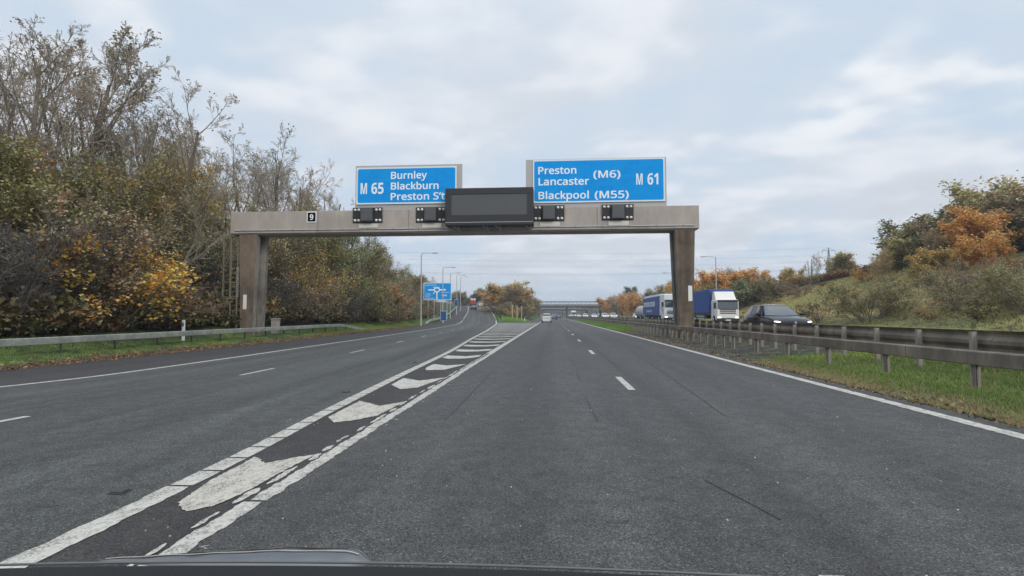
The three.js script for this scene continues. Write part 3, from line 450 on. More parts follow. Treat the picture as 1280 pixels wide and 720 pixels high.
{ // three poles of a sign seen from behind, on the nose of the grass island
  const sp = [[-8.1, 110, 2.9], [-7.2, 110.6, 2.9], [-6.2, 110, 3.1]], lab = ['left pole of the three bare poles on the grass nose', 'middle pole of the three bare poles on the grass nose', 'right pole of the three bare poles on the grass nose'];
  const c = std([0.5, 0.40, 0.27], 0.7);
  sp.forEach(([x, d, h], k) => { const t = thing('marker_pole', lab[k], 'pole', [x, H(x, d) - 0.1, -d], 0, 'three poles on the grass nose'); part('pole', cyl(0.09, 0.1, h + 0.1, 8, 0, h / 2, 0), c, t); part('cap', cyl(0.1, 0.1, 0.05, 8, 0, h + 0.1, 0), c, t); });
  const t = thing('reflector_post', 'short white reflector post right of the grass nose', 'marker post', [-5.6, H(-5.6, 111), -111]); part('post', rbox(0.16, 0.9, 0.1, 0.03, 0, 0.45, 0), M.white, t); part('reflector', box(0.1, 0.15, 0.006, 0, 0.75, 0.053), M.redLens, t);
}
// ---------------------------------------------------------------- bridges over the main lanes
function bridge(name, label, d, soffit, deck, rail, span, mats) {
  const t = thing(name, label, 'bridge', [0, 0, -d]); const [a, b] = span, w = b - a, c = (a + b) / 2;
  part('deck', [box(w, deck, 11, c, soffit + deck / 2, -5.5)], mats[0], t);
  part('fascia', [rbox(w, deck * 0.55, 0.3, 0.05, c, soffit + deck * 0.62, 0.15)], mats[1], t);
  part('girder', [box(w, deck * 0.35, 0.16, c, soffit - deck * 0.1, -0.6)], M.oldConcrete, t);
  part('handrail', [rbox(w, 0.42, 0.14, 0.03, c, soffit + deck + rail, 0.1), box(w, 0.1, 0.08, c, soffit + deck + rail * 0.5, 0.1)], M.darkSteel, t);
  part('baluster', Array.from({ length: Math.floor(w / 2.2) }, (_, k) => box(0.1, rail, 0.08, a + 1 + k * 2.2, soffit + deck + rail / 2, 0.09)), M.darkSteel, t);
  for (const x of [a + 1, b - 1]) part('abutment', box(5, soffit + 1, 11, x, (soffit - 1) / 2, -5.5), M.oldConcrete, t);
  for (const x of [7.8, 25.5, -6.8]) if (x > a + 4 && x < b - 4) part('pier', [0, 4, 8].map((z) => cyl(0.45, 0.45, soffit, 10, x, soffit / 2, -1.5 - z)), M.oldConcrete, t);
}
const fasciaBlue = std([0.3, 0.305, 0.31], 0.8, { map: grimeMap }), fasciaBrown = std([0.2, 0.165, 0.135], 0.85, { map: grimeMap });
bridge('road_bridge', 'nearer flat overbridge with open handrail across the main lanes', 279, 5.5, 1.5, 1.25, [-30, 40], [M.oldConcrete, fasciaBlue]);
bridge('road_bridge', 'lower darker overbridge seen beneath the nearer one', 400, 5.0, 1.5, 0.9, [-40, 30], [M.oldConcrete, fasciaBrown]);
bridge('road_bridge', 'furthest brown overbridge low in the gap under the others', 560, 4.2, 1.2, 0.8, [-45, 12], [M.oldConcrete, fasciaBrown]);
// ---------------------------------------------------------------- pylon and wires
{
  const t = thing('pylon', 'steel lattice electricity pylon on the skyline above the round green tree', 'pylon', [223, H(223, 450) - 1, -450]), h = 57 - H(223, 450), legs = [], lat = [], c = std([0.16, 0.19, 0.22], 0.7);
  const half = (y) => y < h * 0.75 ? mix(4.2, 1.1, y / (h * 0.75)) : mix(1.1, 0.2, (y - h * 0.75) / (h * 0.25));
  for (const sx of [-1, 1]) for (const sz of [-1, 1]) { legs.push(bar([sx * half(0), 0, sz * half(0)], [sx * half(h * 0.75), h * 0.75, sz * half(h * 0.75)], 0.2, 4)); legs.push(bar([sx * 1.1, h * 0.75, sz * 1.1], [0, h, 0], 0.17, 4)); }
  for (let y = 0; y < h * 0.94; y += 3.6) { const a = half(y), b = half(Math.min(y + 3.6, h)), y2 = y + 3.6; for (const s of [-1, 1]) lat.push(bar([-a, y, s * a], [b, y2, s * b], 0.09, 3), bar([a, y, s * a], [-b, y2, s * b], 0.09, 3), bar([s * a, y, -a], [s * b, y2, b], 0.09, 3), bar([-a, y, s * a], [a, y, s * a], 0.08, 3)); }
  part('leg', legs, c, t); part('lattice', lat, c, t);
  for (const [y, l] of [[h * 0.72, 6.5], [h * 0.84, 7.5], [h * 0.95, 5]]) for (const s of [-1, 1]) { const arm = part('cross_arm', [bar([0, y, 0], [s * l, y + 0.3, 0], 0.15, 4), bar([0, y + 2, 0], [s * l, y + 0.3, 0], 0.12, 4)], c, t); part('insulator', bar([s * l, y + 0.3, 0], [s * l, y - 2.2, 0], 0.16, 5), M.darkSteel, arm); }
  const wm = std([0.1, 0.12, 0.14], 0.6), ends = [[0.68, -6.5], [0.8, -7.5], [0.9, -5], [0.68, 6.5], [0.8, 7.5], [1.0, 0]];
  const names = ['lowest wire of the power line, nearer side', 'middle wire of the power line, nearer side', 'upper wire of the power line, nearer side', 'lowest wire of the power line, farther side', 'middle wire of the power line, farther side', 'thin topmost earth wire of the power line'];
  ends.forEach(([f, o], k) => { const A = new THREE.Vector3(223 + o * 0.5, H(223, 450) - 1 + h * f, -450 + o), B = new THREE.Vector3(-190, 4 + 46 * f, -380 + o), mid = A.clone().lerp(B, 0.5); mid.y -= 9; tag(part('power_line', new THREE.TubeGeometry(new THREE.QuadraticBezierCurve3(A, mid, B), 40, 0.045, 4), wm), names[k] + ' crossing the sky under the gantry', 'wire', 'power line wires'); });
}
// ---------------------------------------------------------------- vegetation
class Mesher {
  constructor() { this.p = []; this.n = []; this.c = []; this.i = []; }
  tube(pts, rad, sides, tint = 1) {
    const base = this.p.length / 3, U = new THREE.Vector3(), V = new THREE.Vector3(), T = new THREE.Vector3();
    for (let k = 0; k < pts.length; k++) {
      T.copy(pts[Math.min(k + 1, pts.length - 1)]).sub(pts[Math.max(k - 1, 0)]).normalize();
      U.set(Math.abs(T.y) > 0.9 ? 1 : 0, Math.abs(T.y) > 0.9 ? 0 : 1, 0).cross(T).normalize(); V.crossVectors(T, U);
      for (let s = 0; s < sides; s++) { const a = s / sides * 2 * PI, x = Math.cos(a), y = Math.sin(a), nx = U.x * x + V.x * y, ny = U.y * x + V.y * y, nz = U.z * x + V.z * y; this.p.push(pts[k].x + nx * rad[k], pts[k].y + ny * rad[k], pts[k].z + nz * rad[k]); this.n.push(nx, ny, nz); this.c.push(tint, tint, tint); }
      if (k) for (let s = 0; s < sides; s++) { const a = base + (k - 1) * sides + s, b = base + (k - 1) * sides + (s + 1) % sides; this.i.push(a, b, a + sides, b, b + sides, a + sides); }
    }
  }
  leaf(x, y, z, s, r, col) {                        // a folded leaf: two triangles about its midrib
    const a = r() * 6.283, e = (r() - 0.5) * 2.4, ca = Math.cos(a), sa = Math.sin(a), ce = Math.cos(e), se = Math.sin(e), b = this.p.length / 3, w = s * 0.42, f = s * 0.16;
    const P = [[0, 0, 0], [s * 0.5, f, w], [s, 0, 0], [s * 0.5, f, -w]];
    for (const [px, py, pz] of P) { const qx = px * ce - py * se, qy = px * se + py * ce; this.p.push(x + qx * ca - pz * sa, y + qy, z + qx * sa + pz * ca); this.n.push(-se * ca, ce, -se * sa); this.c.push(...col); }
    this.i.push(b, b + 1, b + 2, b, b + 2, b + 3);
  }
  geo() { const g = new THREE.BufferGeometry(); g.setAttribute('position', new THREE.Float32BufferAttribute(this.p, 3)); g.setAttribute('normal', new THREE.Float32BufferAttribute(this.n, 3)); g.setAttribute('color', new THREE.Float32BufferAttribute(this.c, 3)); g.setIndex(this.i); return g; }
}
const perp = (d, r, ang) => { const u = new THREE.Vector3(r() - 0.5, r() - 0.5, r() - 0.5).cross(d).normalize(); return d.clone().multiplyScalar(Math.cos(ang)).addScaledVector(u, Math.sin(ang)).normalize(); };
// grows a plant 10 units tall; returns { wood, twigs, leaves }
function grow(seed, o) {
  const r = rng(seed), wood = new Mesher(), twigs = new Mesher(), leaves = new Mesher(), sites = [], n = o.kids, last = n.length;
  const go = (p, dir, len, rad, lev) => {
    const seg = [6, 5, 4, 3, 2][lev] ?? 2, pts = [p.clone()], rr = [rad], dirs = [dir.clone()], end = lev === 0 ? 0.3 : 0.25, d = dir.clone(), q = p.clone();
    for (let k = 1; k <= seg; k++) {
      const w = o.wobble * (lev + 0.6); d.x += (r() - 0.5) * w; d.z += (r() - 0.5) * w; d.y += (r() - 0.5) * w + (o.up[lev] ?? 0.1); d.normalize();
      q.addScaledVector(d, len / seg); pts.push(q.clone()); rr.push(Math.max(rad * mix(1, end, k / seg), o.thin)); dirs.push(d.clone());
    }
    (lev <= (o.woodLevels ?? 1) ? wood : twigs).tube(pts, rr, [7, 5, 4, 3, 3][lev] ?? 3, 0.8 + 0.4 * r());
    if (lev < last) {
      const m = Math.round(n[lev] * (0.75 + 0.5 * r()));
      for (let k = 0; k < m; k++) {
        const t = mix(o.start[lev], 1, (k + r()) / m), f = t * seg, i = Math.min(seg - 1, Math.floor(f)), at0 = pts[i].clone().lerp(pts[i + 1], f - i);
        go(at0, perp(dirs[i], r, o.angle[lev] * (0.7 + 0.6 * r())), len * o.ratio[lev] * mix(1, o.taper ?? 0.45, t) * (0.7 + 0.6 * r()), Math.max(rr[i] * (o.fork || 0.55), o.thin), lev + 1);
      }
    }
    if (lev >= last - 1) for (let k = 0; k <= seg; k++) sites.push(pts[k]);
  };
  for (let s = 0; s < (o.stems || 1); s++) {
    const a = s / (o.stems || 1) * 6.283 + r(), lean = o.lean * (0.4 + 0.8 * r());
    go(new THREE.Vector3(Math.cos(a) * (o.foot || 0) * r(), -0.15, Math.sin(a) * (o.foot || 0) * r()), new THREE.Vector3(Math.cos(a) * lean, 1, Math.sin(a) * lean).normalize(), o.height * (0.75 + 0.3 * r()), o.radius * (0.75 + 0.4 * r()), 0);
  }
  const top = sites.reduce((m, p) => Math.max(m, p.y), 0.1), cl = o.clump || 0.35;
  for (let k = 0; k < (o.leaves || 0);) {            // leaves gather in sprays about some of the twigs
    const s = sites[Math.floor(r() * sites.length)]; if (s.y < top * (o.bareBelow || 0)) { k += 0.2; continue; }
    const m = 3 + Math.floor(r() * 7), hue = r(), v = 0.72 + 0.5 * r();
    for (let j = 0; j < m; j++, k++) { const g = () => (r() + r() + r() - 1.5) * cl; const h = clamp(hue + (r() - 0.5) * 0.5); leaves.leaf(s.x + g(), s.y + g(), s.z + g(), o.leaf * (0.6 + 0.8 * r()), r, [v * mix(0.8, 1.2, h), v * mix(1.12, 0.88, h), v * (0.85 + 0.3 * r())]); }
  }
  const k = 10 / top, fix = (m) => { const g = m.geo(); g.scale(k, k, k); return g; };
  return { wood: fix(wood), twigs: fix(twigs), leaves: o.leaves ? fix(leaves) : null };
}
const leafMat = (r, g, b) => new THREE.MeshPhysicalMaterial({ color: lin(r, g, b), vertexColors: true, roughness: 0.85, transmission: 0.4, thickness: 0, side: THREE.DoubleSide });
const bark = (r, g, b) => std([r, g, b], 0.95, { vertexColors: true });
const B = { grey: bark(0.19, 0.17, 0.135), brown: bark(0.18, 0.142, 0.105), dark: bark(0.12, 0.105, 0.09), pale: bark(0.30, 0.265, 0.215), twig: bark(0.36, 0.30, 0.23), russetTwig: bark(0.28, 0.19, 0.13) };
const F = { oak: leafMat(0.5, 0.43, 0.18), olive: leafMat(0.32, 0.28, 0.09), green: leafMat(0.28, 0.3, 0.11), dark: leafMat(0.1, 0.105, 0.06), brown: leafMat(0.4, 0.3, 0.16), russet: leafMat(0.5, 0.3, 0.12), orange: leafMat(0.74, 0.43, 0.11), yellow: leafMat(0.8, 0.5, 0.08), gold: leafMat(0.6, 0.44, 0.13), greyleaf: leafMat(0.29, 0.25, 0.14), drab: leafMat(0.35, 0.295, 0.13) };
const tall = (seed, x) => grow(seed, { height: 8, radius: 0.16, kids: [12, 8, 6, 6], start: [0.22, 0.2, 0.15, 0.1], angle: [0.65, 0.7, 0.75, 0.8], ratio: [0.62, 0.55, 0.5, 0.55], up: [0.03, 0.14, 0.09, 0.05], wobble: 0.085, thin: 0.0075, lean: 0.14, fork: 0.43, leaves: 500, leaf: 0.09, clump: 0.18, bareBelow: 0.35, ...x });
const leafy = (seed, x) => grow(seed, { height: 6.5, radius: 0.15, stems: 2, foot: 0.3, lean: 0.35, kids: [10, 8, 6], start: [0.12, 0.15, 0.1], angle: [0.85, 0.8, 0.8], ratio: [0.6, 0.5, 0.5], up: [0.03, 0.07, 0.03], wobble: 0.14, thin: 0.011, leaves: 12000, leaf: 0.135, clump: 0.4, ...x });
const shrub = (seed, x) => grow(seed, { height: 6, radius: 0.07, stems: 9, foot: 1.6, lean: 0.75, kids: [8, 6, 4], start: [0.1, 0.12, 0.1], angle: [0.7, 0.75, 0.8], ratio: [0.5, 0.5, 0.5], up: [0.02, 0.05, 0.03], wobble: 0.16, thin: 0.013, leaves: 6000, leaf: 0.17, clump: 0.35, ...x });
const KIND = {
  tall_a: tall(11), tall_b: tall(23, { stems: 2, foot: 0.4, lean: 0.3, kids: [8, 7, 6, 6] }), tall_c: tall(37, { angle: [0.5, 0.6, 0.7, 0.8], leaves: 1300 }), tall_d: tall(58, { stems: 3, foot: 0.6, lean: 0.35, kids: [7, 6, 6, 6], leaves: 300 }),
  leafy_a: leafy(71), leafy_b: leafy(83, { stems: 3, lean: 0.45 }), leafy_c: leafy(97, { stems: 1, lean: 0.1, kids: [14, 7, 5], height: 7.5 }), leafy_d: leafy(101, { stems: 3, leaves: 6000, clump: 0.5 }),
  round_a: leafy(113, { stems: 1, lean: 0.05, kids: [15, 8, 5], height: 5.6, leaves: 13000, leaf: 0.25, clump: 0.5, angle: [1.0, 0.85, 0.8], taper: 0.7 }), round_b: leafy(127, { stems: 2, kids: [12, 8, 5], height: 5.6, leaves: 12000, leaf: 0.25, clump: 0.48, angle: [1.05, 0.85, 0.8], taper: 0.7 }),
  shrub_a: shrub(131), shrub_b: shrub(139, { stems: 12, leaves: 3500 }), shrub_c: shrub(149, { stems: 11, leaves: 11000, lean: 0.95 }), shrub_y: shrub(163, { leaves: 4200, leaf: 0.22, clump: 0.5 }), twiggy: shrub(151, { stems: 13, kids: [9, 7, 5], leaves: 500, lean: 0.7 }),
};
function plant(kind, x, d, top, turn, wood, twig, leaf, label, o = {}) {
  const g = KIND[kind], y = H(x, d) - 0.05, s = (top - y) / 10, t = thing(o.name || 'tree', label, o.category || 'tree', [x, y, -d], turn, o.group);
  part('trunk', g.wood, wood, t); part('twigs', g.twigs, twig, t); if (g.leaves && leaf) part('foliage', g.leaves, leaf, t);
  const w = s * (o.wide || 1); t.scale.set(w, s, w); if (o.tilt) t.rotation.z = o.tilt; return t;
}
const T = (...a) => plant(...a);
const shr = { name: 'shrub', category: 'shrub' };
// the wood on the left: tall, nearly bare trees at the back
T('tall_c', -25.2, 19.2, 17.2, 0.3, B.grey, B.twig, F.greyleaf, 'bare tree at the very top left corner, only twigs in view', { wide: 0.7 });
T('tall_a', -26.5, 24.4, 17.0, 1.1, B.grey, B.twig, F.greyleaf, 'thin tree with small dark leaves, second from the top left corner');
T('tall_c', -28, 28.6, 19.2, 2.0, B.brown, B.twig, F.greyleaf, 'tallest bare tree on the left skyline');
T('tall_d', -28.5, 31.5, 17.2, 0.7, B.grey, B.twig, F.greyleaf, 'many-stemmed bare tree right of the tallest one on the left');
T('tall_b', -26, 33.8, 17.9, 4.0, B.brown, B.twig, F.greyleaf, 'forked bare tree leaning right, above the yellow shrub', { tilt: -0.1 });
T('tall_a', -30, 38, 16.6, 5.1, B.grey, B.twig, F.greyleaf, 'bare tree between the leaning forked tree and the rounded ones');
T('tall_d', -28.5, 43.5, 17.4, 3.3, B.grey, B.twig, F.greyleaf, 'slim bare tree on the skyline above the yellow shrub and ladder');
T('tall_b', -28, 49.5, 20.4, 0.2, B.grey, B.twig, F.greyleaf, 'rounded bare tree on the skyline above the left end of the gantry', { wide: 1.15 });
T('tall_a', -29, 53.5, 18.3, 2.2, B.grey, B.twig, F.greyleaf, 'bare tree just right of the rounded one above the gantry end');
T('tall_d', -28, 58.5, 18.4, 1.2, B.grey, B.twig, F.greyleaf, 'bare tree on the skyline above the plate with the 9', { wide: 1.1 });
T('tall_c', -28, 64, 17.2, 4.2, B.grey, B.twig, F.greyleaf, 'bare tree skyline left of the M65 sign, second from the sign');
T('tall_b', -27.5, 70, 16.8, 2.8, B.grey, B.twig, F.greyleaf, 'last bare treetop showing left of the M65 sign');
T('tall_a', -36, 42, 18, 0.9, B.grey, B.twig, F.greyleaf, 'bare tree deep in the wood behind the skyline trees');
T('tall_c', -37, 55, 22.1, 3.9, B.grey, B.twig, F.greyleaf, 'bare tree deep in the wood behind the rounded bare tree');
T('tall_b', -35, 31, 17.5, 3.2, B.brown, B.twig, F.greyleaf, 'bare tree deep in the wood behind the tallest tree');
T('tall_d', -34, 24, 17.9, 3.7, B.brown, B.twig, F.greyleaf, 'bare tree deep in the wood near the left edge');
// leafy middle rank
T('leafy_c', -23.4, 20.3, 8.6, 0.4, B.brown, B.brown, F.olive, 'olive leafy tree low at the left edge of the picture', { wide: 1.1 });
T('leafy_d', -26.5, 21.6, 11.4, 1.4, B.brown, B.brown, F.orange, 'orange-leaved tree showing high at the left edge');
T('leafy_a', -25.8, 29.6, 10.6, 2.4, B.brown, B.brown, F.gold, 'olive tree behind the brown shrub, left of the leaning forked tree');
T('leafy_c', -26.8, 35.4, 12.0, 0.9, B.brown, B.brown, F.gold, 'olive-gold tree below the leaning forked bare tree');
T('leafy_b', -26, 21, 10.6, 2.4, B.dark, B.brown, F.olive, 'olive leafy tree behind the gold one at the left edge');
T('leafy_d', -24.8, 25.5, 10.6, 5.0, B.dark, B.brown, F.olive, 'tall olive leafy tree above the dark bare shrubs on the left');
T('leafy_d', -23.5, 28, 10.5, 1.4, B.brown, B.twig, F.olive, 'thin olive-leaved tree directly above the yellow shrub');
T('leafy_d', -25.5, 31.5, 11.4, 3.6, B.brown, B.brown, F.olive, 'olive leafy tree behind the leaning forked bare tree');
T('leafy_d', -24.5, 36, 11.2, 0.1, B.brown, B.twig, F.drab, 'brownish sparse tree behind the top of the ladder');
T('leafy_d', -27, 40.5, 13.0, 2.7, B.grey, B.twig, F.drab, 'brownish sparse tree rising over the left end of the gantry', { wide: 0.9 });
T('leafy_d', -25, 30, 9.4, 4.4, B.dark, B.brown, F.drab, 'drab sparse tree between the yellow shrub and the dark ivy bush');
T('leafy_b', -24.5, 45.5, 11.6, 5.6, B.brown, B.brown, F.drab, 'drab leafy tree just right of the left gantry leg');
T('leafy_d', -23.3, 47.5, 9.2, 0.6, B.brown, B.brown, F.gold, 'gold-tinted tree below the beam beside the left gantry leg');
T('leafy_a', -23.8, 53, 10.4, 1.9, B.brown, B.brown, F.olive, 'olive tree under the gantry beam below the first lane signal');
T('leafy_c', -24.6, 59.5, 11.6, 4.9, B.brown, B.brown, F.green, 'greenest leafy tree under the gantry beam', { wide: 1.15 });
T('leafy_b', -24.6, 66, 11.6, 0.2, B.brown, B.brown, F.olive, 'olive tree right of the greenest tree under the beam');
T('tall_d', -25.4, 72, 12.8, 1.0, B.grey, B.twig, F.drab, 'twiggy treetop behind the russet tree under the beam', { wide: 1.2 });
T('round_b', -21.9, 73.5, 6.2, 3.5, B.brown, B.brown, F.russet, 'small russet tree left of the nearest street lamp', { wide: 1.0 });
T('leafy_a', -27.5, 81, 11, 2.6, B.brown, B.brown, F.drab, 'drab leafy tree behind the nearest street lamp');
T('leafy_b', -28.6, 90, 11.2, 1.5, B.brown, B.brown, F.olive, 'olive tree just left of the roundabout sign', { wide: 1.1 });
T('leafy_d', -30, 103, 11.2, 0.8, B.brown, B.brown, F.brown, 'brown tree directly behind the left part of the roundabout sign', { wide: 1.2 });
T('leafy_a', -29.5, 114, 10.8, 4.1, B.brown, B.brown, F.drab, 'drab tree directly behind the right part of the roundabout sign', { wide: 1.2 });
T('leafy_d', -31, 127, 11, 5.3, B.brown, B.brown, F.brown, 'brown tree just right of the roundabout sign');
T('leafy_b', -34, 145, 11.5, 2.9, B.brown, B.brown, F.drab, 'drab tree behind the distant street lamps');
T('leafy_a', -39, 168, 12, 0.5, B.brown, B.brown, F.brown, 'brown tree left of the top of the slip road');
T('leafy_d', -45, 195, 12.5, 1.6, B.brown, B.brown, F.drab, 'last drab tree left of the crest of the slip road', { wide: 1.2 });
// low rank and scrub at the edge of the wood
T('twiggy', -20.4, 18.2, 5.2, 0.4, B.dark, B.dark, F.dark, 'dark bare shrub filling the left edge behind the barrier', { ...shr, wide: 1.2 });
T('twiggy', -21.5, 20.6, 5.8, 2.2, B.dark, B.dark, F.dark, 'dark bare shrub left of the yellow-leaved shrub', { ...shr, wide: 1.2 });
T('shrub_y', -20.6, 23.4, 4.9, 1.2, B.dark, B.dark, F.yellow, 'yellow-leaved shrub glowing in front of the wood on the left', { ...shr, wide: 1.4 });
T('shrub_y', -21.3, 25.6, 5.2, 4.2, B.dark, B.dark, F.yellow, 'orange-yellow shrub just right of and behind the brightest yellow shrub', { ...shr, wide: 1.1 });
T('shrub_c', -22.6, 22.6, 6.4, 2.0, B.dark, B.brown, F.brown, 'brown shrub behind the yellow-leaved shrub', { ...shr, wide: 1.1 });
T('twiggy', -20.9, 27.6, 3.4, 2.0, B.dark, B.russetTwig, F.russet, 'low reddish-brown twiggy shrub right of the yellow ones', { ...shr, wide: 1.5 });
T('shrub_c', -24.2, 30.3, 6.2, 3.0, B.dark, B.dark, F.dark, 'dark ivy-covered bush left of the ladder', { ...shr, wide: 0.95 });
T('shrub_c', -24.4, 33.6, 6.6, 5.0, B.dark, B.dark, F.dark, 'dark ivy-covered bush behind the ladder', { ...shr, wide: 0.8 });
T('shrub_b', -21.6, 38.5, 4.2, 0.9, B.dark, B.dark, F.dark, 'dark scrub behind the left gantry leg', { ...shr, wide: 1.3 });
T('shrub_b', -21.4, 43.5, 4.8, 3.9, B.dark, B.dark, F.brown, 'dark bush right of the left gantry leg', { ...shr, wide: 1.2 });
T('shrub_a', -22.0, 48.5, 5.8, 2.9, B.dark, B.brown, F.gold, 'yellow-flecked bush below the gold-tinted tree', { ...shr, wide: 1.0 });
T('shrub_b', -21.4, 53.5, 4.3, 5.7, B.dark, B.dark, F.dark, 'dark bush in the middle of the wood edge under the beam', { ...shr, wide: 1.3 });
T('shrub_c', -21.8, 60, 5.2, 1.7, B.dark, B.brown, F.olive, 'olive bush at the foot of the greenest tree', { ...shr, wide: 1.1 });
T('shrub_b', -21.2, 66.5, 3.8, 2.5, B.dark, B.dark, F.drab, 'low dark bush left of the small russet tree', { ...shr, wide: 1.4 });
T('shrub_c', -24, 82, 4.6, 4.5, B.dark, B.brown, F.drab, 'drab bush right of the nearest street lamp', { ...shr, wide: 1.3 });
T('twiggy', -24.6, 91, 3.2, 0.2, B.dark, B.russetTwig, F.brown, 'reddish scrub beneath the roundabout sign', { ...shr, wide: 1.8 });
T('twiggy', -25.8, 106, 3.6, 3.1, B.dark, B.russetTwig, F.brown, 'reddish scrub behind the posts of the roundabout sign', { ...shr, wide: 1.8 });
{ // the pale leaning branch by the ladder
  const t = thing('fallen_tree', 'pale bare trunk leaning out of the dark bushes towards the ladder', 'tree', [-21.3, H(-21.3, 28.6), -28.6]);
  const w = new Mesher(), r = rng(5), go = (p, d, l, rad, n) => { const pts = [p], rr = [rad]; let q = p.clone(); for (let k = 0; k < 5; k++) { d = d.clone().add(new THREE.Vector3(r() - 0.5, (r() - 0.35) * 1, r() - 0.5).multiplyScalar(0.2)).normalize(); q = q.clone().addScaledVector(d, l / 5); pts.push(q); rr.push(rad * (1 - 0.14 * (k + 1))); } w.tube(pts, rr, 5, 1); if (n) for (let k = 1; k < 5; k++) go(pts[k], perp(d, r, 0.6), l * 0.55, rad * 0.5, n - 1); };
  go(new THREE.Vector3(0, 2.2, 0), new THREE.Vector3(0.4, 1, -0.1).normalize(), 4.2, 0.045, 3); go(new THREE.Vector3(0.1, 3.1, 0), new THREE.Vector3(1, 0.35, 0.1).normalize(), 3.2, 0.03, 2); go(new THREE.Vector3(-0.1, -0.3, 0), new THREE.Vector3(0.05, 1, 0).normalize(), 2.7, 0.06, 0);
  part('trunk', w.geo(), B.pale, t);
}
// island between slip road and main lanes
const isl = [['round_a', -12.5, 150, 10.6, 'gold', 'largest golden tree in the middle of the island beyond the grass nose', 1.6], ['leafy_d', -12.6, 165, 11.4, 'brown', 'brown tree topped by bare twigs at the left of the island', 1.5], ['round_b', -13.9, 157, 9.6, 'orange', 'orange-brown tree at the left end of the island beside the slip road', 1.6], ['leafy_a', -10.3, 143, 9.4, 'brown', 'brown tree right of the largest golden tree on the island', 1.5], ['round_a', -9.2, 150, 8, 'gold', 'gold tree sloping down at the right of the island', 1.6], ['round_b', -9.2, 168, 7.0, 'olive', 'olive bush-like tree at the right end of the island', 1.5], ['leafy_b', -16.2, 176, 10.5, 'brown', 'brown tree behind the wave rail at the top of the slip road', 1.5]];
isl.forEach(([k, x, d, top, f, l, w], i) => T(k, x, d, top, i * 1.3, B.brown, B.brown, F[f], l, { wide: w }));
T('shrub_c', -9.4, 128, 4.2, 0.4, B.dark, B.brown, F.drab, 'drab bush behind the three bare poles', { ...shr, wide: 1.6 });
T('shrub_b', -6.8, 131, 3.6, 2.4, B.dark, B.dark, F.brown, 'dark brown bush right of the three bare poles', { ...shr, wide: 1.5 });
T('shrub_a', -8.4, 118, 3.0, 1.4, B.dark, B.brown, F.orange, 'small orange bush between the three bare poles', { ...shr, wide: 1.1 });
// beyond the crest of the slip road
[[-31, 260, 15, 'green', 'round dark green tree straight beyond the crest of the slip road'], [-37, 265, 14.5, 'dark', 'dark tree left of the round green one beyond the slip road'], [-26, 250, 12.5, 'dark', 'low dark tree right of the round green one beyond the slip road'], [-45, 270, 14, 'drab', 'drab tree far left beyond the crest of the slip road'], [-22, 235, 11.5, 'green', 'green tree between the slip road crest and the island']].forEach(([x, d, top, f, l], i) => T(i % 2 ? 'round_b' : 'round_a', x, d, top, i, B.dark, B.dark, F[f], l, { wide: 1.3 }));
// right of the oncoming lanes, far
[[26.5, 268, 10.6, 'orange', 'bright orange tree against the right end of the bridge', 'round_a'], [29, 240, 10.4, 'brown', 'brown tree right of the bright orange one by the bridge', 'leafy_b'], [29.5, 215, 10.8, 'brown', 'tall brown tree in the far clump on the right', 'leafy_a'], [33, 225, 13, 'dark', 'dark treetop standing above the far orange clump', 'leafy_c'], [30.5, 196, 9.6, 'orange', 'broad orange tree in the middle of the far clump', 'round_b'], [36, 205, 12, 'brown', 'brown tree behind the broad orange one', 'leafy_d'], [34, 180, 10, 'olive', 'olive tree at the right end of the far clump', 'leafy_a'], [38, 176, 10, 'dark', 'dark tree between the far clump and the nearer lorry', 'leafy_d'], [31, 160, 7.6, 'drab', 'drab low tree behind the nearer lorry', 'round_b']].forEach(([x, d, top, f, l, k], i) => T(k, x, d, top, i * 0.9, B.brown, B.brown, F[f], l, { wide: 1.25 }));
// hedge of autumn trees between the lorries and the hill
[[31, 150, 10.4, 'brown', 'leftmost brown tree behind the curtain-sided lorry', 'leafy_a'], [31.5, 136, 10.2, 'gold', 'gold tree behind the roof of the curtain-sided lorry', 'round_b'], [33, 126, 10.8, 'orange', 'orange tree above the white lorry cab', 'round_a'], [30, 106, 6.8, 'olive', 'olive bush-like tree just right of the white lorry cab', 'round_b'], [36, 124, 11.6, 'orange', 'orange tree right of the one above the lorry cab', 'round_b'], [37, 114, 10.6, 'orange', 'brightest orange tree in the hedge behind the black car', 'round_a'], [35, 104, 8.4, 'green', 'green-gold tree behind the roof of the black car', 'round_b'], [41, 118, 11.6, 'brown', 'brown tree at the back of the hedge', 'leafy_b'], [42, 110, 10.8, 'orange', 'orange-brown tree at the right end of the hedge', 'round_b'], [38, 97, 8.0, 'drab', 'drab bush-like tree above the bonnet of the black car', 'round_b'], [32, 114, 7.4, 'olive', 'low olive tree in the middle of the hedge', 'round_a'], [29, 122, 7.0, 'drab', 'drab tree close behind the white lorry cab', 'leafy_a'], [45, 106, 10.6, 'gold', 'gold tree on the slope left of the small bare tree', 'round_b'], [40, 101, 8.8, 'brown', 'brown bushy tree above the middle of the black car', 'leafy_b']].forEach(([x, d, top, f, l, k], i) => T(k, x, d, top, i * 1.1 + 0.4, B.brown, B.brown, F[f], l, { wide: 1.35 }));
T('tall_d', 52, 112, 14.2, 0.5, B.grey, B.twig, F.greyleaf, 'small bare tree left of the round green tree on the hill', {});
T('round_a', 50.5, 99, 12.6, 1.2, B.brown, B.brown, F.oak, 'round green tree standing alone below the pylon', { wide: 1.15 });
T('shrub_c', 45, 96, 8.6, 0.2, B.brown, B.brown, F.drab, 'drab shrub at the top of the slope below the round green tree', { ...shr, wide: 1.2 });
T('shrub_a', 39, 88, 6.4, 2.2, B.brown, B.russetTwig, F.brown, 'brown shrub in the middle of the slope above the black car', { ...shr, wide: 1.4 });
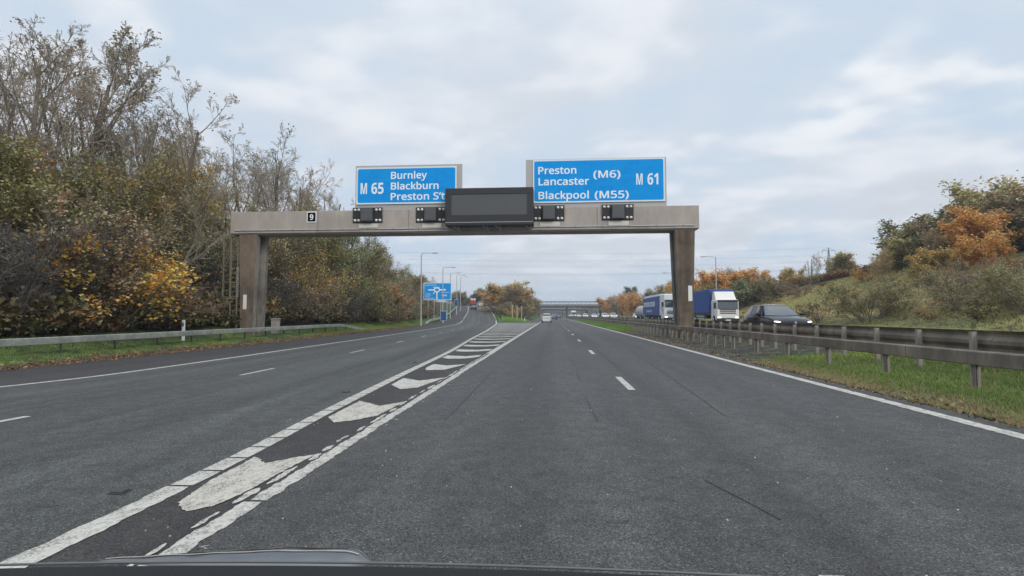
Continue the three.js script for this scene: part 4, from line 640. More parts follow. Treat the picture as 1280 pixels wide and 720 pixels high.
T('leafy_d', 42, 72, 10.0, 2.5, B.pale, B.russetTwig, F.gold, 'slim birch with few yellow leaves left of the oak on the hill', { wide: 0.8 });
T('shrub_c', 43, 77, 7.9, 5.5, B.brown, B.russetTwig, F.orange, 'orange bush at the foot of the slim birch', { ...shr, wide: 1.1 });
T('shrub_c', 29, 52, 4.9, 0.9, B.grey, B.twig, F.drab, 'rounded olive-grey shrub alone on the verge right of the black car', { ...shr, wide: 1.15 }).children[2].material = F.olive;
T('twiggy', 27, 57, 1.9, 0.9, B.dark, B.russetTwig, F.brown, 'tiny reddish shrub beside the bonnet of the black car', { ...shr, wide: 1.2 });
T('round_b', 48, 76, 14, 0.3, B.dark, B.brown, F.oak, 'dark green oak on the crest of the hill', { wide: 1.6 });
T('round_a', 50, 78, 13.4, 2.3, B.dark, B.dark, F.olive, 'olive oak close behind the dark green one on the crest', { wide: 1.2 });
T('round_a', 49, 70, 15, 1.3, B.dark, B.brown, F.brown, 'brown tree right of the oaks on the hill', { wide: 1.35 });
T('round_b', 55, 72, 18.2, 4.3, B.dark, B.brown, F.oak, 'highest dark-leaved treetop on the hill', { wide: 1.2 });
T('round_a', 46, 60, 12.8, 3.3, B.dark, B.brown, F.orange, 'big bright orange tree near the right edge', { wide: 1.3 });
T('round_b', 51, 64, 15.8, 5.3, B.dark, B.brown, F.brown, 'golden brown tree behind the big orange one', { wide: 1.3 });
T('leafy_b', 44.5, 64, 11.4, 0.8, B.dark, B.brown, F.brown, 'brown sparse tree left of the big orange one', { wide: 1.1 });
T('round_b', 50, 56, 14.4, 0.1, B.dark, B.brown, F.russet, 'russet tree at the right edge of the picture', { wide: 1.2 });
T('round_a', 57, 63, 17.5, 2.1, B.dark, B.brown, F.gold, 'olive treetop in the right corner of the wood on the hill');
T('round_b', 41, 53, 9.0, 3.8, B.dark, B.brown, F.orange, 'low orange tree in front of the big one at the right edge', { wide: 1.3 });
T('round_a', 40, 60, 8.6, 1.8, B.dark, B.brown, F.gold, 'low gold tree left of the low orange one near the right edge', { wide: 1.2 });
T('leafy_b', 43, 48, 10.4, 0.8, B.dark, B.brown, F.brown, 'brown tree at the right edge beside the low orange one', { wide: 1.3 });
T('shrub_c', 33, 45.5, 5.6, 1.9, B.grey, B.twig, F.drab, 'broad drab brown bush in the middle of the far verge', { ...shr, wide: 1.15 });
T('shrub_b', 36.5, 49, 6.6, 0.6, B.grey, B.russetTwig, F.brown, 'reddish-brown bush behind the broad drab one', { ...shr, wide: 1.0 });
T('shrub_c', 32, 38, 4.8, 4.9, B.grey, B.twig, F.olive, 'olive bush at the right edge of the far verge', { ...shr, wide: 1.15 });
// far-off wood, one mass
function mass(name, label, list, leaf) {
  const g = KIND.round_b.leaves, m = new THREE.InstancedMesh(g, leaf, list.length), q = new THREE.Matrix4(), c = new THREE.Color(), r = rng(77);
  list.forEach(([x, d, top, s], i) => { const y = Math.max(H(x, d), 0) - 0.5, k = (top - y) / 10; q.compose(new THREE.Vector3(x, y, -d), new THREE.Quaternion().setFromEuler(new THREE.Euler(0, r() * 6, 0)), new THREE.Vector3(k * s, k, k * s)); m.setMatrixAt(i, q); const v = r(); m.setColorAt(i, v < 0.4 ? c.setRGB(0.36, 0.265, 0.14) : v < 0.7 ? c.setRGB(0.29, 0.27, 0.12) : v < 0.85 ? c.setRGB(0.5, 0.3, 0.1) : c.setRGB(0.2, 0.2, 0.11)); });
  m.name = name; scene.add(stuff(m, label));
}
const massLeaf = new THREE.MeshStandardMaterial({ color: 0xffffff, roughness: 0.9, vertexColors: true, side: THREE.DoubleSide });
{
  const r = rng(19), a = [], b = [], c = [];
  for (let i = 0; i < 75; i++) { const d = 22 + 170 * r(), x = shoulderLeft(d) - 14 - 16 * r(); a.push([x, d, H(x, d) + 5 + 3 * r(), 1.2]); }
  for (let i = 0; i < 110; i++) { const d = 300 + 620 * r(), s = r() < 0.5; const x = s ? -50 - 240 * r() : 40 + 330 * r(); b.push([x, d, 9 + 6 * r() + (s ? 4 : 0), 1.6]); }
  for (let i = 0; i < 40; i++) b.push([-70 + 140 * r(), 900 + 300 * r(), 9 + 5 * r(), 2.2]);
  for (let i = 0; i < 60; i++) { const d = 40 + 42 * r(), x = 54 + 30 * r(); c.push([x, d, H(x, d) + 5.5 + 2.5 * r(), 1.4]); }
  mass('wood_interior', 'dim leafy interior of the wood behind the trees on the left', a, massLeaf);
  mass('distant_wood', 'far-off autumn wood along the horizon', b, massLeaf);
  mass('hilltop_wood', 'leafy mass of the wood behind the hilltop trees on the right', c, massLeaf);
}
// brambles and dead leaves at the edge of the wood, grass, fallen leaves
function scatter(name, label, geo, mat, n, seed, f) {
  const m = new THREE.InstancedMesh(geo, mat, n), q = new THREE.Matrix4(), c = new THREE.Color(), r = rng(seed), P = new THREE.Vector3(), Q = new THREE.Quaternion(), Sc = new THREE.Vector3();
  for (let i = 0; i < n; i++) { const [x, d, s, col, tilt = 0.2, up = 0] = f(r); P.set(x, H(x, d) + up, -d); Q.setFromEuler(new THREE.Euler((r() - 0.5) * tilt, r() * 6.283, (r() - 0.5) * tilt)); Sc.set(s, s * (0.7 + 0.6 * r()), s); m.setMatrixAt(i, q.compose(P, Q, Sc)); m.setColorAt(i, c.setRGB(...col)); }
  m.name = name; scene.add(stuff(m, label)); return m;
}
function tuft(n, spread, lean, w) {
  const p = [], idx = [], r = rng(n * 7 + 1);
  for (let k = 0; k < n; k++) { const a = r() * 6.283, x = (r() - 0.5) * spread, z = (r() - 0.5) * spread, h = 0.55 + 0.45 * r(), l = lean * (0.3 + r()), ca = Math.cos(a), sa = Math.sin(a), o = p.length / 3; p.push(x - sa * w, 0, z + ca * w, x + sa * w, 0, z - ca * w, x + ca * l * 0.4 + sa * w * 0.7, h * 0.6, z + sa * l * 0.4 - ca * w * 0.7, x + ca * l * 0.4 - sa * w * 0.7, h * 0.6, z + sa * l * 0.4 + ca * w * 0.7, x + ca * l, h * (1 - 0.25 * l), z + sa * l); idx.push(o, o + 1, o + 2, o, o + 2, o + 3, o + 3, o + 2, o + 4); }
  return tri(p, idx);
}
const grassMat = std([1, 1, 1], 0.9, { side: THREE.DoubleSide });
const grassTuft = tuft(9, 1.2, 0.5, 0.035), dryTuft = tuft(11, 1.0, 0.7, 0.03);
scatter('median_grass', 'rough green grass growing in the central reservation', grassTuft, grassMat, 22000, 301, (r) => {
  let d, x, e; do { d = 4 + 46 * r() ** 1.5; x = mix(EDGE + 0.05, OPP0 - 0.1, r()); e = fbm(x * 0.7, d * 0.7, 3); } while (r() < S(12, 17, d + (e - 0.5) * 7) * 0.995);
  const edge = S(1.0, 0.1, x - EDGE + (e - 0.5)), g = fbm(x * 0.5 + 7, d * 0.5, 3); return [x, d, mix(0.13, 0.05, edge) * (0.6 + 0.9 * g), r() < edge * 0.8 + 0.13 ? [0.36, 0.30, 0.16] : [mix(0.14, 0.29, g), mix(0.24, 0.40, g) * (0.7 + 0.45 * r()), 0.07], 0.5];
});
scatter('far_median_grass', 'distant green grass strip in the central reservation', grassTuft, grassMat, 12000, 302, (r) => { const d = 46 + 110 * r(), x = mix(EDGE + 0.15, 8.2, r()), g = fbm(x * 0.5 + 7, d * 0.3, 3); return [x, d, 0.16, [mix(0.12, 0.22, g), mix(0.26, 0.38, g), 0.05], 0.5]; });
scatter('verge_grass', 'green grass on the left verge around the barrier', grassTuft, grassMat, 22000, 303, (r) => { const d = 8 + 120 * r() ** 1.4, x = shoulderLeft(d) - 0.5 - 3.8 * r() - S(40, 60, d) * 0.6 * r(), g = fbm(x * 0.5 + 7, d * 0.5, 3), e = S(1.1, 0.2, shoulderLeft(d) - x + (g - 0.5) * 1.5); return [x, d, mix(0.15, 0.07, e) * (0.7 + 0.6 * g), r() < e ? [0.3, 0.22, 0.12] : [mix(0.13, 0.25, g), mix(0.21, 0.32, g), 0.06], 0.5]; });
scatter('nose_grass', 'green grass on the nose between slip road and main lanes', grassTuft, grassMat, 5000, 304, (r) => { const d = 104 + 30 * r(), x = mix(slipRight(d) + 0.7, -5.6, r()); return [x, d, 0.3, [0.14 + 0.07 * r(), 0.32 + 0.08 * r(), 0.05], 0.5]; });
scatter('hillside_grass', 'dry straw-coloured grass on the slope right of the oncoming lanes', dryTuft, grassMat, 42000, 305, (r) => { const d = 20 + 110 * r(), x = 24.2 + 38 * r() ** 1.4, g = fbm(x * 0.2, d * 0.2, 3), dry = S(27, 33, x + (g - 0.5) * 8); return [x, d, mix(0.12, 0.30, dry) * (0.6 + 0.8 * r()), [mix(0.40, 0.68, dry * (0.4 + g)), mix(0.42, 0.54, dry), mix(0.15, 0.26, dry * g * 1.6)], 0.6]; });
{ // bracken along the crest, brambles in the wood edge
  const m = new Mesher(), r = rng(66);
  for (let k = 0; k < 26; k++) { const a = r() * 6.283, l = 0.5 + 0.6 * r(), pts = []; for (let j = 0; j < 4; j++) pts.push(new THREE.Vector3(Math.cos(a) * l * j / 3, Math.sin(j / 3 * 2.2) * l * 0.8, Math.sin(a) * l * j / 3)); m.tube(pts, [0.012, 0.01, 0.008, 0.006], 3, 0.8); for (let j = 0; j < 12; j++) { const p = pts[1 + Math.floor(r() * 3)]; m.leaf(p.x + (r() - 0.5) * 0.3, p.y + (r() - 0.5) * 0.3, p.z + (r() - 0.5) * 0.3, 0.13 + 0.08 * r(), r, [0.8 + 0.4 * r(), 0.8 + 0.3 * r(), 0.8]); } }
  const bush = m.geo(), bm = std([1, 1, 1], 0.9, { vertexColors: true, side: THREE.DoubleSide });
  scatter('brambles', 'brown brambles and scrub along the foot of the wood on the left', bush, bm, 1500, 306, (q) => { const d = 12 + 120 * q() ** 1.3, x = shoulderLeft(d) - 4.4 - 7 * q(); return [x, d, 0.8 + 0.9 * q(), q() < 0.45 ? [0.22, 0.155, 0.08] : q() < 0.65 ? [0.16, 0.165, 0.07] : [0.12, 0.09, 0.065], 0.3, -0.1]; });
  scatter('bracken', 'dead brown bracken covering the upper slope on the right', bush, bm, 700, 307, (q) => { const d = 78 + 60 * q(), x = 46 + 9 * q(); return [x, d, 0.9 + 0.6 * q(), q() < 0.6 ? [0.21, 0.115, 0.07] : [0.26, 0.19, 0.09], 0.3, -0.1]; });
  scatter('slope_scrub', 'low drab scrub dotted over the slope on the right', bush, bm, 50, 308, (q) => { const d = 28 + 95 * q(), x = 29 + 16 * q(); return [x, d, 0.5 + 0.8 * q() * q(), q() < 0.5 ? [0.21, 0.18, 0.09] : [0.27, 0.19, 0.1], 0.3, -0.1]; });
  const lm = new Mesher(); lm.leaf(0, 0, 0, 1, rng(3), [1, 1, 1]);
  const lg = lm.geo(); lg.deleteAttribute('color');
  scatter('fallen_leaves', 'fallen brown and yellow leaves along the left verge', lg, std([1, 1, 1], 0.9, { side: THREE.DoubleSide }), 9000, 309, (q) => { const d = 7 + 60 * q() ** 1.5, x = shoulderLeft(d) + 0.35 - 2.6 * q() ** 1.6 - (q() < 0.25 ? 4 * q() : 0), v = q(); return [x, d, 0.04 + 0.06 * q(), v < 0.5 ? [0.24, 0.12, 0.05] : v < 0.8 ? [0.36, 0.22, 0.11] : [0.12, 0.06, 0.03], 6, 0.03]; });
  scatter('median_leaves', 'fallen brown leaves along the right edge of the road', lg, std([1, 1, 1], 0.9, { side: THREE.DoubleSide }), 1600, 310, (q) => { const d = 5 + 40 * q() ** 1.4, x = EDGE - 0.1 + 0.9 * q() ** 2, v = q(); return [x, d, 0.03 + 0.045 * q(), v < 0.5 ? [0.22, 0.13, 0.06] : v < 0.8 ? [0.36, 0.26, 0.15] : [0.12, 0.07, 0.04], 6, 0.02]; });
}
// ---------------------------------------------------------------- vehicles (front towards +z)
const glow = (v) => new THREE.MeshStandardMaterial({ color: 0xffffff, emissive: lin(1, 0.97, 0.9), emissiveIntensity: v, roughness: 0.3 });
const HEAD = glow(1.5), TAIL = new THREE.MeshStandardMaterial({ color: lin(0.4, 0.01, 0.01), emissive: lin(1, 0.05, 0.03), emissiveIntensity: 0.5, roughness: 0.3 });
const PLATE = { f: std([0.75, 0.75, 0.72], 0.5), r: std([0.7, 0.52, 0.03], 0.5) };
const carPaint = (r, g, b, rough = 0.3) => new THREE.MeshPhysicalMaterial({ color: lin(r, g, b), roughness: rough, clearcoat: r < 0.01 ? 0.25 : 1, clearcoatRoughness: 0.05, specularIntensity: r < 0.01 ? 0.35 : 1 });
function wheelParts(t, x, z, r, w) { const s = Math.sign(x), g = part('wheel', [at(new THREE.TorusGeometry(r - w * 0.32, w * 0.34, 8, 24), x, r, z, 0, PI / 2), cyl(r - 0.02, r - 0.02, w * 0.8, 24, x, r, z, 0, 0, PI / 2)], M.tyre, t); const spokes = [cyl(r * 0.2, r * 0.2, 0.03, 12, x + s * w * 0.42, r, z, 0, 0, PI / 2), at(new THREE.TorusGeometry(r * 0.66, 0.025, 6, 24), x + s * w * 0.41, r, z, 0, PI / 2)]; for (let k = 0; k < 5; k++) { const a = k / 5 * 2 * PI; spokes.push(bar([x + s * w * 0.41, r, z], [x + s * w * 0.41, r + Math.cos(a) * r * 0.66, z + Math.sin(a) * r * 0.66], 0.03, 5)); } part('rim', spokes, M.alloy, g); }
function makeCar(name, label, o, pos, turn, group) {
  const t = thing(name, label, o.category || 'car', pos, turn, group), { L, W, Hh } = o, belt = o.belt, body = carPaint(...o.paint, o.rough);
  const st = o.stations, N = st.length, sec = [], M2 = 17;
  for (const [zf, wf, top] of st) { const w = W / 2 * wf, y0 = 0.2 + (Math.abs(zf) > 0.47 ? 0.08 : 0), half = [[w * 0.86, y0], [w * 0.97, y0 + 0.1], [w, mix(y0, top, 0.42)], [w * 0.995, mix(y0, top, 0.66)], [w * 0.97, mix(y0, top, 0.86)], [w * 0.93, top - 0.03], [w * 0.82, top], [w * 0.45, top + 0.025], [0, top + 0.035]]; sec.push([...half, ...half.slice(0, -1).reverse().map((p) => [-p[0], p[1]])].map((p) => [p[0], p[1], zf * L])); }
  const pos2 = [], idx = []; sec.forEach((s, j) => { s.forEach((p) => pos2.push(...p)); if (j) for (let k = 0; k < M2 - 1; k++) { const a = (j - 1) * M2 + k, b = a + M2; idx.push(a, a + 1, b, a + 1, b + 1, b); } });
  const capAt = (j) => { const b = pos2.length / 3; const s = sec[j]; let cy = 0; s.forEach((p) => { cy += p[1] / M2; }); pos2.push(0, cy, s[0][2] + Math.sign(s[0][2]) * 0.03); for (let k = 0; k < M2; k++) idx.push(b, j * M2 + k, j * M2 + (k + 1) % M2); };
  capAt(0); capAt(N - 1);
  part('body', tri(pos2, idx), body, t);
  // cabin: rounded plan that shrinks to the roof
  const [zA, zB, zC, zD] = o.cabin.map((f) => f * L), wb = W / 2 * 0.94, wt = W / 2 * o.roofW;
  const P = (v, th, out = 0) => { const zf = mix(zA, zB, v), zr = mix(zD, zC, v), hw = mix(wb, wt, v) + out, hl = (zf - zr) / 2 + out, c = Math.cos(th), s = Math.sin(th), e = 0.33; return [hw * Math.sign(c) * Math.abs(c) ** e, mix(belt, Hh - 0.06, Math.max(v, 0) ** 0.9 + Math.min(v, 0)) , (zf + zr) / 2 + hl * Math.sign(s) * Math.abs(s) ** e]; };
  const patch = (v0, v1, a0, a1, nv, na, out) => { const p = [], ix = []; for (let i = 0; i <= nv; i++) for (let k = 0; k <= na; k++) { p.push(...P(mix(v0, v1, i / nv), mix(a0, a1, k / na), out)); if (i && k) { const q = i * (na + 1) + k; ix.push(q - na - 2, q - 1, q - na - 1, q - na - 1, q - 1, q); } } return tri(p, ix); };
  const roof = (() => { const p = [], ix = [], n = 40, rings = 5; for (let j = 0; j <= rings; j++) for (let k = 0; k < n; k++) { const [x, , z] = P(1, k / n * 2 * PI), f = 1 - j / rings, zc = (zB + zC) / 2; p.push(x * f, Hh - 0.06 + 0.06 * (1 - f * f), zc + (z - zc) * f); } for (let j = 0; j < rings; j++) for (let k = 0; k < n; k++) { const a = j * n + k, b = j * n + (k + 1) % n; ix.push(a, b, a + n, b, b + n, a + n); } return tri(p, ix); })();
  part('roof', [roof, patch(0.88, 1, 0, 2 * PI, 2, 48, 0.004), patch(-0.1, 0.06, 0, 2 * PI, 2, 48, 0.004)], body, t);
  part('cabin_frame', [patch(0, 1, 0, 2 * PI, 4, 64, -0.006)], body, t);
  const rad = PI / 180; part('windscreen', patch(0.05, 0.93, 49 * rad, 131 * rad, 5, 16, 0.006), M.glass, t); part('rear_window', patch(o.rearLow ?? 0.12, 0.9, 229 * rad, 311 * rad, 4, 14, 0.006), M.glass, t);
  for (const c of [0, 180]) { part('side_window', patch(0.08, 0.87, (c - 36) * rad, (c - 1.5) * rad, 4, 12, 0.006), M.glass, t); part('side_window', patch(0.08, 0.87, (c + 1.5) * rad, (c + 38) * rad, 4, 12, 0.006), M.glass, t); }
  for (const s of [-1, 1]) { for (const z of [o.axles[0] * L, o.axles[1] * L]) { wheelParts(t, s * (W / 2 - 0.1), z, o.wheel, 0.22); part('wheel_arch', [at(new THREE.TorusGeometry(o.wheel + 0.05, 0.035, 5, 20, PI), s * (W / 2 - 0.015), o.wheel, z, 0, PI / 2)], M.plastic, t); }
    part('door_mirror', [rbox(0.2, 0.13, 0.1, 0.04, s * (W / 2 + 0.06), belt + 0.08, zA - 0.32 * 1), box(0.1, 0.03, 0.05, s * (W / 2 - 0.04), belt + 0.05, zA - 0.32)], body, t);
    const hl = part('headlight', [at(new THREE.SphereGeometry(1, 12, 8).scale(0.16, 0.042, 0.1), s * W * 0.36, o.lampY, L * 0.455, 0, s * 0.5, s * 0.12)], o.lit ? HEAD : M.lamp, t); hl.scale.set(1, 1, 1);
    part('tail_light', [rbox(0.2, o.tailH || 0.2, 0.12, 0.03, s * W * 0.4, o.tailY || 0.85, -L * 0.475)], o.tailLit ? TAIL : M.redLens, t);
    part('door_line', [box(0.004, 0.5, 0.012, s * W * 0.5, 0.62, 0.02 * L), box(0.004, 0.5, 0.012, s * W * 0.5, 0.62, 0.22 * L)], M.black, t);
    part('door_handle', rbox(0.02, 0.03, 0.18, 0.008, s * W * 0.497, belt - 0.12, -0.05 * L), body, t); }
  part('grille', [rbox(W * 0.5, 0.14, 0.08, 0.03, 0, o.lampY - 0.06, L * 0.478), rbox(W * 0.6, 0.12, 0.08, 0.03, 0, 0.36, L * 0.482)], M.black, t);
  part('badge', cyl(0.055, 0.055, 0.02, 12, 0, o.lampY - 0.02, L * 0.515, PI / 2), M.alloy, t);
  part('front_bumper', rbox(W * 0.8, 0.1, 0.14, 0.04, 0, 0.27, L * 0.47), M.plastic, t); part('rear_bumper', rbox(W * 0.88, 0.26, 0.16, 0.05, 0, 0.42, -L * 0.478), M.plastic, t);
  part('number_plate', box(0.52, 0.11, 0.012, 0, 0.47, L * 0.505), PLATE.f, t); part('number_plate', box(0.52, 0.11, 0.012, 0, o.plateY || 0.72, -L * 0.507), PLATE.r, t);
  return t;
}
const hatch = { L: 4.25, W: 1.8, Hh: 1.46, belt: 0.93, roofW: 0.66, cabin: [0.20, 0.02, -0.38, -0.475], axles: [0.31, -0.31], wheel: 0.33, lampY: 0.68, tailY: 0.86, stations: [[-0.5, 0.80, 0.78], [-0.485, 0.92, 0.92], [-0.44, 0.97, 0.95], [-0.3, 1, 0.95], [0.05, 1, 0.93], [0.19, 0.99, 0.93], [0.3, 0.97, 0.88], [0.4, 0.94, 0.80], [0.46, 0.88, 0.72], [0.5, 0.7, 0.6]] };
const suv = { ...hatch, L: 4.5, W: 1.84, Hh: 1.66, belt: 1.05, roofW: 0.7, cabin: [0.2, 0.06, -0.42, -0.485], wheel: 0.36, lampY: 0.82, tailY: 0.98, plateY: 0.8, stations: hatch.stations.map(([z, w, y]) => [z, w, y + 0.12]) };
const van = { ...hatch, category: 'van', L: 5.0, W: 1.95, Hh: 2.1, belt: 1.15, roofW: 0.82, cabin: [0.36, 0.2, -0.48, -0.495], wheel: 0.34, lampY: 0.85, tailY: 1.0, tailH: 0.45, axles: [0.32, -0.3], stations: hatch.stations.map(([z, w, y]) => [z < 0.2 ? z : z, z > 0.4 ? w : Math.max(w, 0.94), y + 0.22]) };
const oy = 0.345, G1 = 'cars coming the other way';
makeCar('hatchback', 'black hatchback with headlights on passing behind the right barrier', { ...hatch, Hh: 1.53, belt: 0.97, stations: hatch.stations.map(([z, w, y]) => [z, w, y + 0.04]), lampY: 0.71, paint: [0.004, 0.0055, 0.007], rough: 0.14, lit: true }, [10.5, oy, -26.2], -0.02);
makeCar('estate_car', 'white car ahead in the left main lane, seen from behind', { ...suv, paint: [0.72, 0.72, 0.72], tailLit: true }, [-1.0, 0.005, -100], PI);
makeCar('hatchback', 'dark blue car just right of and beyond the white car ahead', { ...suv, paint: [0.05, 0.09, 0.16] }, [0.5, 0.005, -156], PI);
makeCar('hatchback', 'small dark car furthest ahead in the right-hand lane', { ...hatch, paint: [0.04, 0.05, 0.07] }, [2.9, 0.005, -232], PI);
makeCar('hatchback', 'silver car half hidden in front of the grey trailer behind the blue lorry', { ...hatch, paint: [0.5, 0.5, 0.52], lit: true }, [18.6, oy, -119], 0, G1);
makeCar('hatchback', 'silver car right of the pair below the orange trees', { ...suv, paint: [0.55, 0.56, 0.57], lit: true }, [16.4, oy, -146], 0, G1);
makeCar('hatchback', 'white car left of the pair below the orange trees', { ...suv, paint: [0.7, 0.7, 0.7], lit: true }, [14.6, oy, -150], 0, G1);
makeCar('hatchback', 'single white car below the tall orange tree by the bridge', { ...hatch, paint: [0.75, 0.75, 0.75], lit: true }, [13.0, oy, -168], 0, G1);
makeCar('panel_van', 'pale van between the single white car and the far white lorry', { ...suv, category: 'van', paint: [0.6, 0.61, 0.62], lit: true }, [11.4, oy, -186], 0, G1);
makeCar('hatchback', 'white car partly covering the far white lorry', { ...hatch, paint: [0.72, 0.72, 0.72], lit: true }, [11.6, oy, -236], 0, G1);
makeCar('hatchback', 'pale car left of the far white lorry, under the bridge', { ...hatch, paint: [0.66, 0.66, 0.66], lit: true }, [10.6, oy, -318], 0, G1);
makeCar('hatchback', 'dark car at the crest of the slip road, seen from behind', { ...hatch, paint: [0.02, 0.02, 0.024], tailLit: true }, [-25.2, hSlip(-25.2, 172) + 0.005, -172], PI + 0.17);
makeCar('panel_van', 'white van at the crest of the slip road, right of the dark car', { ...van, paint: [0.7, 0.7, 0.68] }, [-28.4, hSlip(-28.4, 213) + 0.005, -213], PI + 0.2);
// lorries
const folds = (w, h, depth, n, x, y, z, side) => { const p = [], ix = [], uv = [], m = n * 6; for (let i = 0; i <= m; i++) { const f = i / m, o = Math.sin(f * n * 2 * PI) * 0.5 + 0.5; for (const v of [0, 1]) { p.push(x + side * o * depth, y + (v - 0.5) * h, z + (f - 0.5) * w); uv.push(f, v); } if (i) { const a = 2 * i; ix.push(a - 2, a - 1, a, a - 1, a + 1, a); } } return tri(p, ix, uv); };
function lorryWheels(t, zs) { for (const z of zs) for (const s of [-1, 1]) { const g = part('wheel', [at(new THREE.TorusGeometry(0.38, 0.13, 8, 20), s * 1.05, 0.5, z, 0, PI / 2), cyl(0.4, 0.4, 0.3, 20, s * 1.05, 0.5, z, 0, 0, PI / 2)], M.tyre, t); part('hub', cyl(0.2, 0.26, 0.06, 14, s * 1.22, 0.5, z, 0, 0, -s * PI / 2), M.alloy, g); } }
function cab(t, mat, o) {
  const { w, h, z } = o; // z: front face; cab 2.1 long
  part('cab_body', [rbox(w, h - 1.5, 1.95, 0.12, 0, (h + 1.5) / 2, z - 1.0), rbox(w, 1.15, 2.05, 0.1, 0, 1.03, z - 1.02)], mat, t);
  part('windscreen', rbox(w * 0.9, 0.78, 0.05, 0.02, 0, o.glassY, z + 0.005, -0.06), M.glass, t);
  part('sun_visor', rbox(w * 0.92, 0.12, 0.18, 0.03, 0, o.glassY + 0.48, z + 0.06, 0.3), M.plastic, t);
  for (const s of [-1, 1]) { part('side_window', rbox(0.03, 0.62, 0.8, 0.01, s * w / 2, o.glassY - 0.02, z - 0.62), M.glass, t); part('door_gap', box(0.02, 1.5, 0.02, s * w * 0.5, o.glassY - 0.5, z - 1.12), M.black, t); part('mirror', [rbox(0.12, 0.5, 0.2, 0.04, s * (w / 2 + 0.22), o.glassY - 0.02, z - 0.05), bar([s * w / 2, o.glassY + 0.28, z - 0.2], [s * (w / 2 + 0.22), o.glassY + 0.24, z - 0.05], 0.02, 5)], M.plastic, t); part('headlight', rbox(0.36, 0.2, 0.08, 0.04, s * w * 0.39, 0.72, z + 0.01), HEAD, t); part('step', rbox(0.06, 0.3, 0.5, 0.02, s * w * 0.49, 0.55, z - 0.75), M.plastic, t); part('wiper', bar([s * 0.5 - 0.2, o.glassY - 0.38, z + 0.04], [s * 0.5 + 0.35, o.glassY - 0.22, z + 0.04], 0.012, 4), M.black, t); }
  for (let k = 0; k < 3; k++) part('grille_slat', rbox(w * 0.72, 0.09, 0.05, 0.02, 0, 1.2 + k * 0.17, z + 0.01), k === 1 ? M.black : M.plastic, t);
  part('bumper', rbox(w, 0.34, 0.2, 0.06, 0, 0.55, z - 0.02), M.plastic, t); part('number_plate', box(0.52, 0.11, 0.012, 0, 0.5, z + 0.09), PLATE.f, t);
}
const navy = std([0.03, 0.085, 0.29], 0.55), cabCream = std([0.76, 0.745, 0.69], 0.4), cabWhite = std([0.74, 0.76, 0.76], 0.35);
{
  const t = thing('curtain_lorry', 'blue curtain-sided lorry with a cream-white cab just right of the right gantry leg', 'lorry', [18.1, oy, -57], 0);
  cab(t, cabCream, { w: 2.25, h: 2.62, z: 0, glassY: 2.03 });
  part('air_deflector', hexa([-1.05, 1.05, -1.9, -0.55], [-0.98, 0.98, -1.9, -1.25], 2.62, 3.5), cabCream, t);
  part('load_body', [rbox(2.5, 2.6, 8.4, 0.04, 0, 2.5, -6.3)], navy, t); part('front_wall', rbox(2.46, 2.56, 0.06, 0.02, 0, 2.5, -2.09), navy, t);
  part('side_curtain', folds(8.2, 2.3, 0.045, 22, -1.262, 2.42, -6.3, -1), navy, t); part('side_curtain', folds(8.2, 2.3, 0.045, 22, 1.262, 2.42, -6.3, 1), navy, t);
  part('roof_rail', [rbox(0.08, 0.14, 8.44, 0.02, -1.25, 3.74, -6.3), rbox(0.08, 0.14, 8.44, 0.02, 1.25, 3.74, -6.3)], navy, t);
  part('chassis', [rbox(1.0, 0.25, 9.6, 0.04, 0, 0.95, -5.6), box(2.3, 0.35, 1.2, 0, 0.8, -4.2)], M.black, t); part('side_guard', [box(0.04, 0.14, 3.2, -1.18, 0.9, -6), box(0.04, 0.14, 3.2, -1.18, 0.62, -6)], M.galv, t);
  lorryWheels(t, [-0.95, -8.2]);
}
{
  const t = thing('articulated_lorry', 'articulated lorry with tall white cab and blue lettered trailer left of the right gantry leg', 'lorry', [15.5, oy, -70], 0);
  cab(t, cabWhite, { w: 2.45, h: 3.72, z: 0, glassY: 2.42 });
  part('side_fairing', [hexa([-1.24, -1.16, -3.0, -1.98], [-1.2, -1.12, -2.7, -1.98], 1.0, 3.7), hexa([1.16, 1.24, -3.0, -1.98], [1.12, 1.2, -2.7, -1.98], 1.0, 3.7)], cabWhite, t);
  part('side_stripe', [box(0.012, 0.12, 0.9, -1.232, 1.5, -0.7, 0.9), box(0.012, 0.12, 0.7, -1.232, 1.95, -1.4, 0.4)], M.black, t);
  const map = canvas(1024, 256, (g) => { const c = g.createLinearGradient ? '#2a4684' : '#2a4684'; g.fillStyle = c; g.fillRect(0, 0, 1024, 256); const r = rng(9); g.fillStyle = '#dfe4ec'; let x = 60; for (let k = 0; k < 9; k++) { const w = 54 + r() * 30; g.fillRect(x, 62 + r() * 8, w * 0.34, 66); g.fillRect(x, 62, w * 0.8, 18); if (r() < 0.7) g.fillRect(x + w * 0.5, 70, w * 0.3, 58); if (r() < 0.6) g.fillRect(x, 110, w * 0.8, 18); x += w + 14; } x = 240; for (let k = 0; k < 9; k++) { g.fillRect(x, 172, 10, 40); g.fillRect(x, 184 + 8 * (k % 2), 26, 12); x += 40; } });
  const side = new THREE.PlaneGeometry(12.6, 2.55); part('trailer_print', at(side, -1.284, 2.25, -9.2, 0, -PI / 2, 0), new THREE.MeshStandardMaterial({ map, roughness: 0.5 }), t);
  part('trailer', rbox(2.55, 2.6, 12.8, 0.05, 0, 2.25, -9.2), std([0.07, 0.14, 0.36], 0.5), t);
  part('trailer_roof', hexa([-1.27, 1.27, -15.6, -2.8], [-1.1, 1.1, -15.4, -2.9], 3.56, 3.86), std([0.36, 0.42, 0.52], 0.5), t);
  part('chassis', [rbox(1.0, 0.3, 14.5, 0.04, 0, 0.85, -8), box(2.4, 0.5, 1.6, 0, 0.75, -3.6), box(2.3, 0.5, 2.6, 0, 0.75, -6.4)], M.black, t); lorryWheels(t, [-1.1, -3.6, -11.5, -12.8, -14.1]);
}
